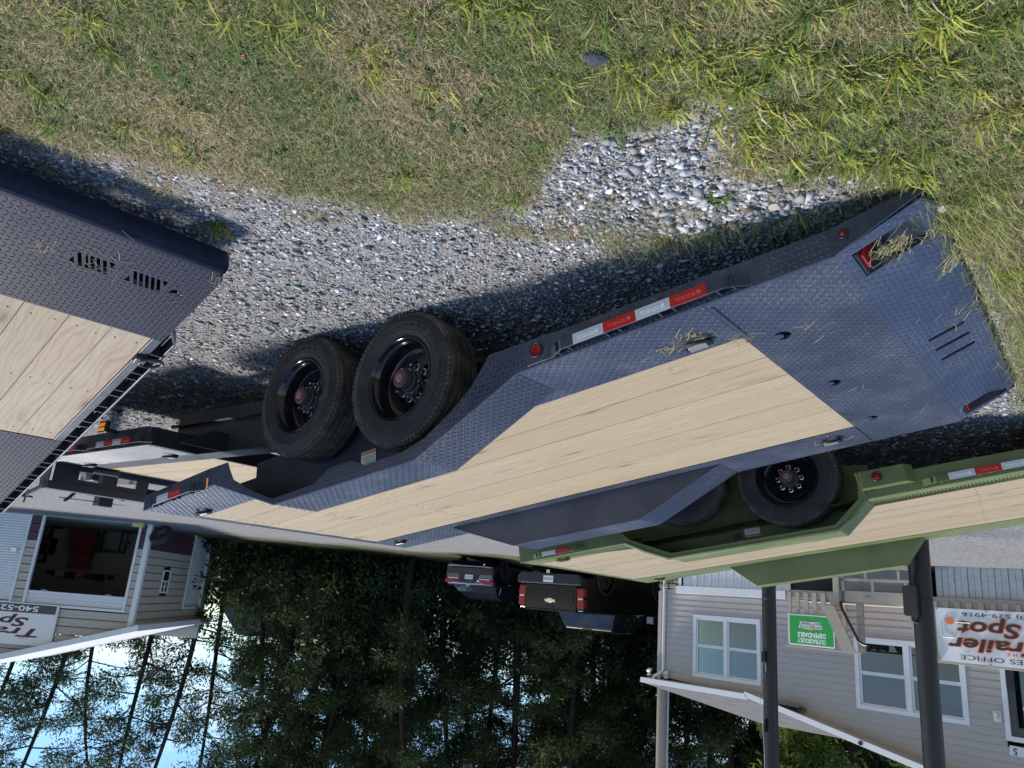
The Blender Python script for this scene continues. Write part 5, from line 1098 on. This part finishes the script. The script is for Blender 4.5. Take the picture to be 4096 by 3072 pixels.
def cabin(name, prof, hw, m, parent, inset=.0):
    """prof: (x, z) roof line from back to front; hw(z) half width"""
    q = MB(); n = len(prof); q.v = [(x, hw(z), z) for x, z in prof]+[(x, -hw(z), z) for x, z in prof]
    q.f = [(i, i+1, n+i+1, n+i) for i in range(n-1)]+[tuple(range(n))[::-1], tuple(range(n, 2*n))]; return obj(name, q, m, parent, bevel=.03, seg=3)
def panel(parent, name, pts, m, off=.004, bev=0.):
    """thin raised panel from a planar 3-D outline"""
    P_ = [Vector(p) for p in pts]; n_ = (P_[1]-P_[0]).cross(P_[2]-P_[1]).normalized(); k = len(P_); q = MB()
    q.add([p-n_*.004 for p in P_]+[p+n_*off for p in P_], [tuple(range(k))[::-1], tuple(range(k, 2*k))]+[(i, (i+1) % k, k+(i+1) % k, k+i) for i in range(k)]); return obj(name, q, m, parent, bevel=bev)
# pick-up
tz = float(ground_h(-1.8, 22)); tk = thing('pickup_truck', 'black crew cab pickup parked beside the sales office corner', 'pickup', (-1.52, 21.6, tz), R(125)); tk.scale = (1.05, 1.03, 1.07)
side = [(.10, .78), (.06, 1.0), (.08, 1.40), (.12, 1.43), (2.0, 1.45), (3.9, 1.42), (4.15, 1.38), (5.6, 1.22), (5.78, 1.1), (5.82, .7), (5.7, .55)]+arch(4.85, .42, .50, -5, 185)+[(4.2, .42), (2.0, .42)]+arch(1.27, .42, .50, -5, 185)+[(.62, .55), (.2, .60)]
hb = MB(); hb.prism(side, lambda a, b, t: (a, t, b), -1.0, 1.0); body = obj('body', hb, 'carpaint', tk, bevel=.035, seg=3)
cabin('cab', [(2.02, 1.40), (2.14, 1.70), (2.26, 1.90), (2.5, 1.945), (3.5, 1.94), (3.75, 1.88), (4.25, 1.42)], lambda z: 1.0-.04-(z-1.4)*.42, 'carpaint', tk)
hwz = lambda z: .96-(z-1.4)*.42
panel(tk, 'rear_glass', [(2.035, .84, 1.46), (2.035, -.84, 1.46), (2.195, -.74, 1.82), (2.195, .74, 1.82)][::-1], 'carglass', .012)
obj('high_brake_lamp', MB().box((2.17, -.14, 1.865), (2.2, .14, 1.89)), 'lens_red', tk); obj('slider_frame', MB().box((2.03, -.245, 1.46), (2.055, -.225, 1.5)).box((2.03, .225, 1.46), (2.055, .245, 1.5)), 'black', tk)
for s in (1, -1):
    w = lambda x, z: (x, s*(hwz(z)+.001), z)
    for nm, pts in (('side_glass', [w(2.35, 1.47), w(3.15, 1.47), w(3.15, 1.84), w(2.42, 1.84)]), ('side_glass', [w(3.25, 1.47), w(4.05, 1.47), w(3.72, 1.83), w(3.25, 1.84)])): panel(tk, nm, pts if s < 0 else pts[::-1], 'carglass', .004)
    obj('tail_lamp', MB().box((.035, s*.99-.085, .86), (.12, s*.99+.085, 1.34) if 0 else (.14, s*.99+.085 if s < 0 else s*.99+.02, 1.34)) if 0 else MB().prism([(.86, .80), (.86, 1.0), (1.05, 1.02), (1.10, .96), (1.16, 1.02), (1.34, 1.015), (1.34, .82)], lambda a, b, t: (t, s*b, a), .035, .20), 'lens_red', tk, bevel=.01)
    obj('lamp_insert', MB().box((.030, s*.92-.07, 1.10), (.036, s*.92+.07, 1.135)), 'ink_w', tk)
    obj('wheel_lip', MB().tube([(x, s*1.01, z) for x, z in arch(1.27, .42, .52, 0, 180)], .03, 8), 'blackplastic', tk, smooth=True); obj('wheel_lip', MB().tube([(x, s*1.01, z) for x, z in arch(4.85, .42, .52, 0, 180)], .03, 8), 'blackplastic', tk, smooth=True)
    mr_ = obj('mirror', MB().box((3.95, s*1.02 if s > 0 else s*1.02-.26, 1.40), (4.08, s*1.02+.26 if s > 0 else s*1.02, 1.62)), 'black', tk, bevel=.03); obj('mirror_glass', MB().box((3.944, s*1.05-.0 if s > 0 else s*1.05-.2, 1.425), (3.949, s*1.05+.2 if s > 0 else s*1.05, 1.595)), 'chrome', mr_)
    obj('door_handle', MB().box((2.5, s*1.0-.01, 1.28), (2.72, s*1.0+.03 if s > 0 else s*1.0-.03, 1.32)), 'black', tk, bevel=.008)
    for x in (2.02, 3.2): obj('panel_gap', MB().box((x, s*1.0-.001, .5), (x+.012, s*1.0+.0015 if s > 0 else s*1.0-.0015, 1.4)), 'void', tk)
    for x, z in ((1.27, .42), (4.85, .42)): road_wheel(tk, x, s*1.0, .42, .42, .28, 'alloy', 6)
tg_ = obj('tailgate', MB().box((.025, -.80, .80), (.10, .80, 1.42)), 'carpaint', tk, bevel=.015)
obj('tailgate_emboss', MB().prism([(-.72, .92), (.72, .92), (.72, 1.2), (.62, 1.33), (-.62, 1.33), (-.72, 1.2)], lambda a, b, t: (t, a, b), .012, .026), 'carpaint', tg_, bevel=.008)
obj('tailgate_spoiler', MB().box((-.01, -.82, 1.415), (.12, .82, 1.45)), 'carpaint', tg_, bevel=.012); obj('handle', MB().box((.005, -.13, 1.30), (.02, .13, 1.38)), 'black', tg_, bevel=.01)
bow = [(-.15, -.03), (-.06, -.03), (-.06, -.055), (.07, -.055), (.06, -.03), (.17, -.03), (.13, .035), (.05, .035), (.05, .06), (-.08, .06), (-.07, .035), (-.18, .035)]
obj('tailgate_emblem', MB().prism(bow, lambda a, b, t: (t, -a, 1.20+b), .003, .011), 'chrome', tg_); text('CHEVROLET', .07, 'blackplastic', tg_, (.022, -.40, .865), (0, -1, 0), (0, 0, 1), .5)
bmp = obj('bumper', MB().prism([(-1.0, .62), (-.9, .52), (.9, .52), (1.0, .62), (1.0, .76), (.95, .79), (-.95, .79), (-1.0, .76)], lambda a, b, t: (t, a, b), -.12, .12), 'blackplastic', tk, bevel=.025); obj('bumper_step', MB().box((-.125, .62, .62), (-.118, .93, .74)), 'black', bmp)
pl_ = obj('number_plate', MB().box((-.135, -.155, .585), (-.125, .155, .745)), 'ink_w', bmp, bevel=.006); text('UD18-326', .085, 'ink_k', pl_, (-.137, 0, .66), (0, -1, 0), (0, 0, 1), .27)
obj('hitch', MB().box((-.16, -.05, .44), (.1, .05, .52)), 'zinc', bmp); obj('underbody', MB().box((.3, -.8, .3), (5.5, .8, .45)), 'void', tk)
obj('bed_floor', MB().box((.14, -.8, 1.40), (1.95, .8, 1.462)), 'blackplastic', tk)
# sedan
cz_ = float(ground_h(.95, 27)); cr_ = thing('sedan_car', 'dark blue sedan parked on the grass beyond the pickup', 'car', (.95, 27.0, cz_+.02), R(113))
side = [(.04, .40), (.0, .62), (.03, .80), (.12, .98), (.3, 1.02), (.9, 1.0), (3.7, .95), (4.6, .80), (4.85, .62), (4.85, .32), (4.6, .22)]+arch(3.95, .33, .38, -10, 190)+[(3.4, .2), (1.6, .2)]+arch(1.08, .33, .38, -10, 190)+[(.5, .24), (.15, .26)]
obj('body', MB().prism(side, lambda a, b, t: (a, t, b), -.92, .92), 'navypaint', cr_, bevel=.09, seg=4)
cabin('cabin', [(.42, .98), (.80, 1.20), (1.25, 1.38), (1.7, 1.455), (2.3, 1.46), (2.8, 1.40), (3.75, .96)], lambda z: .86-(z-.98)*.52, 'navypaint', cr_)
hc = lambda z: .86-(z-.98)*.52
panel(cr_, 'rear_glass', [(.60, .70, 1.075), (.60, -.70, 1.075), (1.12, -.60, 1.322), (1.12, .60, 1.322)][::-1], 'carglass', .02)
for s in (1, -1):
    w = lambda x, z: (x, s*(hc(z)+.002), z)
    panel(cr_, 'side_glass', ([w(1.0, 1.02), w(2.0, 1.02), w(2.0, 1.38), w(1.45, 1.37), w(1.1, 1.22)])[::(-1 if s > 0 else 1)], 'carglass', .004); panel(cr_, 'side_glass', ([w(2.08, 1.02), w(3.3, 1.02), w(2.75, 1.33), w(2.08, 1.38)])[::(-1 if s > 0 else 1)], 'carglass', .004)
    obj('window_chrome', MB().tube([w(x, z) for x, z in ((.95, 1.01), (1.1, 1.23), (1.45, 1.385), (2.1, 1.40), (2.8, 1.34), (3.35, 1.01))], .009, 6), 'chrome', cr_)
    tlm = obj('tail_lamp', MB().prism([(.30, .82), (.62, .90), (.93, .92), (.945, .84), (.70, .74), (.36, .74)], lambda a, b, t: (t+(.10*max(0, a-.6)), s*a, b), -.03, .22), 'lens_red', cr_, bevel=.02); obj('lamp_insert', MB().box((-.036, s*.6-.2, .755), (-.03, s*.6+.2, .785)), 'ink_w', tlm)
    obj('mirror', MB().box((3.1, s*.93, .98), (3.25, s*1.12, 1.12)) if s > 0 else MB().box((3.1, s*1.12, .98), (3.25, s*.93, 1.12)), 'navypaint', cr_, bevel=.03); obj('reflector', MB().box((-.012, s*.72-.12, .36), (-.004, s*.72+.12, .40)), 'lens_red', cr_)
    obj('door_handle', MB().box((1.5, s*.915, .86), (1.7, s*.95, .89)) if s > 0 else MB().box((1.5, s*.95, .86), (1.7, s*.915, .89)), 'chrome', cr_, bevel=.006)
    for x in (1.08, 3.95): road_wheel(cr_, x, s*.92, .33, .335, .23, 'alloy', 5)
obj('bumper_trim', MB().tube([(.02, -.86, .36), (-.015, -.6, .345), (-.015, .6, .345), (.02, .86, .36)], .022, 8), 'chrome', cr_, smooth=True); obj('boot_trim', MB().tube([(-.0, -.62, .93), (-.02, 0, .955), (-.0, .62, .93)], .028, 8), 'chrome', cr_, smooth=True)
pr_ = obj('plate_recess', MB().prism([(-.42, .60), (.42, .60), (.30, .84), (-.30, .84)], lambda a, b, t: (t, a, b), -.008, .03), 'blackplastic', cr_); np_ = obj('number_plate', MB().box((-.018, -.155, .64), (-.010, .155, .79)), 'ink_w', pr_); text('UCF-7176', .08, 'ink_k', np_, (-.020, 0, .715), (0, -1, 0), (0, 0, 1), .26)
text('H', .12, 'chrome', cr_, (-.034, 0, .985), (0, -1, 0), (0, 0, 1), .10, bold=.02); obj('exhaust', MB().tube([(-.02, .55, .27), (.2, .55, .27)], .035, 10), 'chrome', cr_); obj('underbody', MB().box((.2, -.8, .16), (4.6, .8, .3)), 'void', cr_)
# small black implement trailer in the shade of the trees
ip = thing('implement_frame', 'low black steel implement frame at the foot of the trees', 'implement', (10.4, 34.2, float(ground_h(10.4, 34.2))), R(20))
for y_ in (-.5, .5): obj('side_rail', MB().box((-1.5, y_-.05, .35), (1.6, y_+.05, .47)), 'black', ip)
for x_ in (-1.4, 0, 1.5): obj('cross_bar', MB().box((x_-.05, -.45, .36), (x_+.05, .45, .46)), 'black', ip)
obj('mast', MB().box((-.15, -.1, .3), (.15, .1, .95)), 'black', ip); obj('skid', MB().box((-1.2, -.6, .0), (-.9, .6, .35)), 'black', ip); obj('skid', MB().box((.9, -.6, .0), (1.2, .6, .35)), 'black', ip)
# weathered utility post behind the office roof
up_ = thing('utility_post', 'grey weathered timber utility post rising behind the office roof', 'post', (-6.15, 28.2, float(ground_h(-6.15, 28.2)))); obj('shaft', MB().lathe([(.20, 0), (.17, 11)], 14, 'z'), 'lumber', up_, smooth=True); obj('conduit', MB().tube([(-.19, -.1, 0), (-.175, -.1, 10)], .03, 8), 'whitemetal', up_)
# far neighbour seen through the trunks
fb = thing('far_house', 'pale grey house far behind the tree trunks', 'building', (14.8, 58, 0), R(5)); obj('wall', MB().box((-5, 0, 0), (5, 7, 3.4)), 'whitemetal', fb); obj('roof', MB().prism([(-5.4, 3.4), (5.4, 3.4), (3.6, 5.4), (-3.6, 5.4)], lambda a, b, t: (a, t, b), -.4, 7.4), 'shingle', fb)
for k in range(4): obj('window', MB().box((-4.2+k*2.4, -.05, 1.1), (-3.2+k*2.4, -.01, 2.4)), 'carglass', fb)

# ------------------------------------------------------------------ trees
def leaf_mesh(name, cl, leaf_l, leaf_w, per, spread, m, up=.25, droop=0., flat=1.):
    """cl: (n,4) clump centres + radius; many small leaf faces around every clump"""
    n = len(cl); k = n*per; c = np.repeat(cl, per, 0); d = rng.normal(size=(k, 3)); d[:, 2] *= flat; d /= np.linalg.norm(d, axis=1)[:, None]
    pos = c[:, :3]+d*(c[:, 3:4]*spread*rng.random((k, 1))**.6); dirv = d+rng.normal(0, .55, (k, 3)); dirv[:, 2] += up-droop; dirv /= np.linalg.norm(dirv, axis=1)[:, None]
    s = np.cross(dirv, rng.normal(size=(k, 3))); s /= np.linalg.norm(s, axis=1)[:, None]+1e-9
    L = leaf_l*rng.uniform(.6, 1.3, (k, 1)); w = leaf_w*rng.uniform(.6, 1.3, (k, 1))
    v = np.stack([pos, pos+dirv*L*.5+s*w*.5, pos+dirv*L, pos+dirv*L*.5-s*w*.5], 1).reshape(-1, 3); f = np.arange(k*4).reshape(-1, 4)
    me = bpy.data.meshes.new(name); me.vertices.add(len(v)); me.vertices.foreach_set('co', v.astype(np.float32).ravel()); me.loops.add(f.size); me.loops.foreach_set('vertex_index', f.astype(np.int32).ravel()); me.polygons.add(k); me.polygons.foreach_set('loop_start', np.arange(0, f.size, 4, dtype=np.int32)); me.polygons.foreach_set('loop_total', np.full(k, 4, np.int32)); me.update(calc_edges=True)
    tone = np.repeat(rng.beta(2, 2.4, n), per)*.7+rng.random(k)*.3; a = me.attributes.new('tone', 'FLOAT', 'POINT'); a.data.foreach_set('value', np.repeat(tone, 4).astype(np.float32)); me.materials.append(M[m]); return me
def tree_proto(kind, H, seed, bare=.25, rad=2.4, nb=46, m='pine', per=70, ll=.34, lw=.07, lean=.4, r0=.17):
    rs = random.Random(seed); tb = MB(); n = 9; ph = rs.uniform(0, 6.28); pts = []
    for i in range(n+1): t = i/n; pts.append(Vector((math.cos(ph)*lean*t*t*H*.12+.12*math.sin(t*7+ph), math.sin(ph)*lean*t*t*H*.12+.12*math.cos(t*5+ph), t*H)))
    tb.tube(pts, [r0*(1-.8*i/n)+.02 for i in range(n+1)], 8); cl = []
    def at(t): f = t*n; i = min(int(f), n-1); return pts[i].lerp(pts[i+1], f-i)
    for b in range(nb):
        t = bare+(1-bare)*(b+rs.random())/nb*.98; base = at(t); a = rs.uniform(0, 6.28); l = rad*(1-.55*(t-bare)/(1-bare))*rs.uniform(.55, 1.15); el = rs.uniform(-.1, .5)
        mid = base+Vector((math.cos(a)*l*.5, math.sin(a)*l*.5, l*.5*el+.1)); end = base+Vector((math.cos(a+.2)*l, math.sin(a+.2)*l, l*el*.9)); tb.tube([base, mid, end], [.045*(1-.4*t), .028, .008], 5)
        for q in range(rs.randint(3, 5)):
            u = rs.uniform(.45, 1.08); p = base.lerp(mid, u*2) if u < .5 else mid.lerp(end, u*2-1); cl.append((p.x+rs.gauss(0, .18), p.y+rs.gauss(0, .18), p.z+rs.gauss(0, .10), rs.uniform(.30, .62)))
    for q in range(8): # dead lower limbs
        t = rs.uniform(.08, bare+.05); base = at(t); a = rs.uniform(0, 6.28); l = rs.uniform(.5, 1.6); tb.tube([base, base+Vector((math.cos(a)*l*.6, math.sin(a)*l*.6, rs.uniform(-.1, .3))), base+Vector((math.cos(a+.3)*l, math.sin(a+.3)*l, rs.uniform(-.3, .5)))], [.022, .014, .004], 4)
    tm = bpy.data.meshes.new('trunk'); tm.from_pydata(tb.v, [], tb.f); tm.polygons.foreach_set('use_smooth', [True]*len(tm.polygons)); tm.materials.append(M['bark'])
    return tm, leaf_mesh('crown', np.array(cl), ll, lw, per, 1., m, .3, 0., .75)
PR = {'pine': [tree_proto('pine', 15, s, b, r_, nb_, 'pine', 105, .24, .052, le, .16) for s, b, r_, nb_, le in ((1, .08, 2.9, 58, .3), (2, .14, 2.7, 54, 1.0), (3, .05, 3.1, 62, .2), (4, .20, 2.6, 50, 1.6))],
      'locust': [tree_proto('locust', 14, s, b, 3.0, 34, 'locust', 70, .20, .055, le, .12) for s, b, le in ((11, .20, 1.6), (12, .30, 2.2), (13, .16, .9))],
      'sumac': [tree_proto('sumac', 6, 21, .35, 1.7, 26, 'sumac', 60, .24, .085, .8, .07)]}
def shrub_proto(seed, R_, H, m):
    rs = random.Random(seed); cl = [(rs.gauss(0, R_*.42), rs.gauss(0, R_*.42), abs(rs.gauss(.45, .28))*H, rs.uniform(.25, .5)) for k in range(95)]; tb = MB()
    for k in range(9): a = rs.uniform(0, 6.28); l = rs.uniform(.4, R_*.8); tb.tube([(0, 0, 0), (math.cos(a)*l*.5, math.sin(a)*l*.5, H*.45), (math.cos(a)*l, math.sin(a)*l, H*rs.uniform(.6, .95))], [.035, .02, .006], 5)
    tm = bpy.data.meshes.new('stems'); tm.from_pydata(tb.v, [], tb.f); tm.materials.append(M['bark']); return tm, leaf_mesh('foliage', np.array(cl), .20, .085, 60, 1.1, m, .1)
SPR = [shrub_proto(31, 2.0, 3.2, 'shrub'), shrub_proto(32, 2.4, 2.6, 'shrub'), shrub_proto(33, 1.8, 4.0, 'shrub'), shrub_proto(34, 2.2, 3.0, 'locust')]
def plant(name, pr, x, y, sc, rz, label, cat, group, parts=('trunk', 'crown')):
    t = thing(name, label, cat, (x, y, float(ground_h(x, y))-.05), rz, group); t.scale = (sc, sc, sc*random.uniform(.92, 1.1))
    for nm, me in zip(parts, pr): o = bpy.data.objects.new(nm, me); COL.objects.link(o); o.parent = t
    return t
rt_ = random.Random(5)
LB = {'pine': 'dark green pine in the tree belt behind the lot', 'locust': 'slender fine leaved tree with bare leaning trunk behind the workshop', 'sumac': 'yellow green sapling behind the office roof'}
# tree belt: x, y, kind
BELT = []
for x in np.arange(-33, 10, 2.3): BELT.append((x+rt_.uniform(-.8, .8), 35.2+rt_.uniform(-1.4, 1.8)-.05*x, 'pine', 'front'))
for x in np.arange(-36, -3, 3.0): BELT.append((x+rt_.uniform(-1, 1), 41.5+rt_.uniform(-1.5, 2.), 'pine', 'second'))
for x in np.arange(-22, 11, 2.7): BELT.append((x+rt_.uniform(-.9, .9), 45.5+rt_.uniform(-1.2, 1.6), 'pine', 'rear'))
for x in (4.6, 8.2, 10.6): BELT.append((x, 42+rt_.uniform(-1, 1), 'pine', 'second'))
for x, y in ((11.2, 37.5), (13.4, 36.2), (16.2, 38.), (18.3, 36.4), (19.6, 37.6), (20.9, 36.3), (23.5, 38), (26.5, 37), (9.3, 38.6), (15.0, 44.)): BELT.append((x, y, 'locust', 'row'))
BELT += [(-9.6, 25.6, 'sumac', 'row'), (-12.6, 24.5, 'sumac', 'row'), (-15.8, 25.6, 'sumac', 'row')]
BELT += [(3.6, 32.2, 'pine', 'nearest'), (-3.4, 31.4, 'pine', 'nearest'), (-9.0, 30.5, 'pine', 'nearest'), (-13., 28.5, 'pine', 'nearest'), (-16.5, 31, 'pine', 'nearest'), (-19, 27.5, 'pine', 'nearest'), (-23, 24.5, 'pine', 'nearest')]
ORD = ['first', 'second', 'third', 'fourth', 'fifth', 'sixth', 'seventh', 'eighth', 'ninth', 'tenth', 'eleventh', 'twelfth', 'thirteenth', 'fourteenth', 'fifteenth', 'sixteenth', 'seventeenth', 'eighteenth', 'nineteenth', 'twentieth', 'twenty-first', 'twenty-second', 'twenty-third', 'twenty-fourth', 'twenty-fifth']
rows = {}
for q in sorted(BELT, key=lambda q: -q[0]): rows.setdefault((q[2], q[3]), []).append(q)
for i, q in enumerate(BELT):
    x, y, k, rw = q; od = ORD[rows[(k, rw)].index(q)]
    lab = {'pine': f'dark green pine, {od} from the workshop in the {rw} row of the tree belt' if rw != 'nearest' else f'pine standing forward of the tree belt, {od} of these from the workshop', 'locust': f'slender leaning tree with fine leaves behind the workshop, {od} from its far end', 'sumac': f'yellow green sapling behind the office roof, {od} from the pickup'}[k]
    plant({'pine': 'pine_tree', 'locust': 'locust_tree', 'sumac': 'sumac_sapling'}[k], PR[k][i % len(PR[k])], x, y, rt_.uniform(.85, 1.15), rt_.uniform(0, 6.28), lab, 'tree', {'pine': 'pines of the tree belt', 'locust': 'slender trees behind the workshop', 'sumac': 'saplings behind the office'}[k])
SH = []
for x in np.arange(-30, 12, 1.75): SH.append((x+rt_.uniform(-.6, .6), 33.6+rt_.uniform(-.8, 1.2)-.06*x))
for x in np.arange(-30, 24, 2.6): SH.append((x+rt_.uniform(-.8, .8), 39.5+rt_.uniform(-1, 1.5)))
SH.sort(key=lambda q: -q[0])
for i, (x, y) in enumerate(SH): plant('shrub', SPR[i % 4], x, y, rt_.uniform(.8, 1.25), rt_.uniform(0, 6.28), f'dense dark shrub under the pines, number {i+1} counting from the workshop' if 0 else 'dense dark shrub at the foot of the tree belt', 'shrub', 'undergrowth of the tree belt', ('stems', 'foliage'))
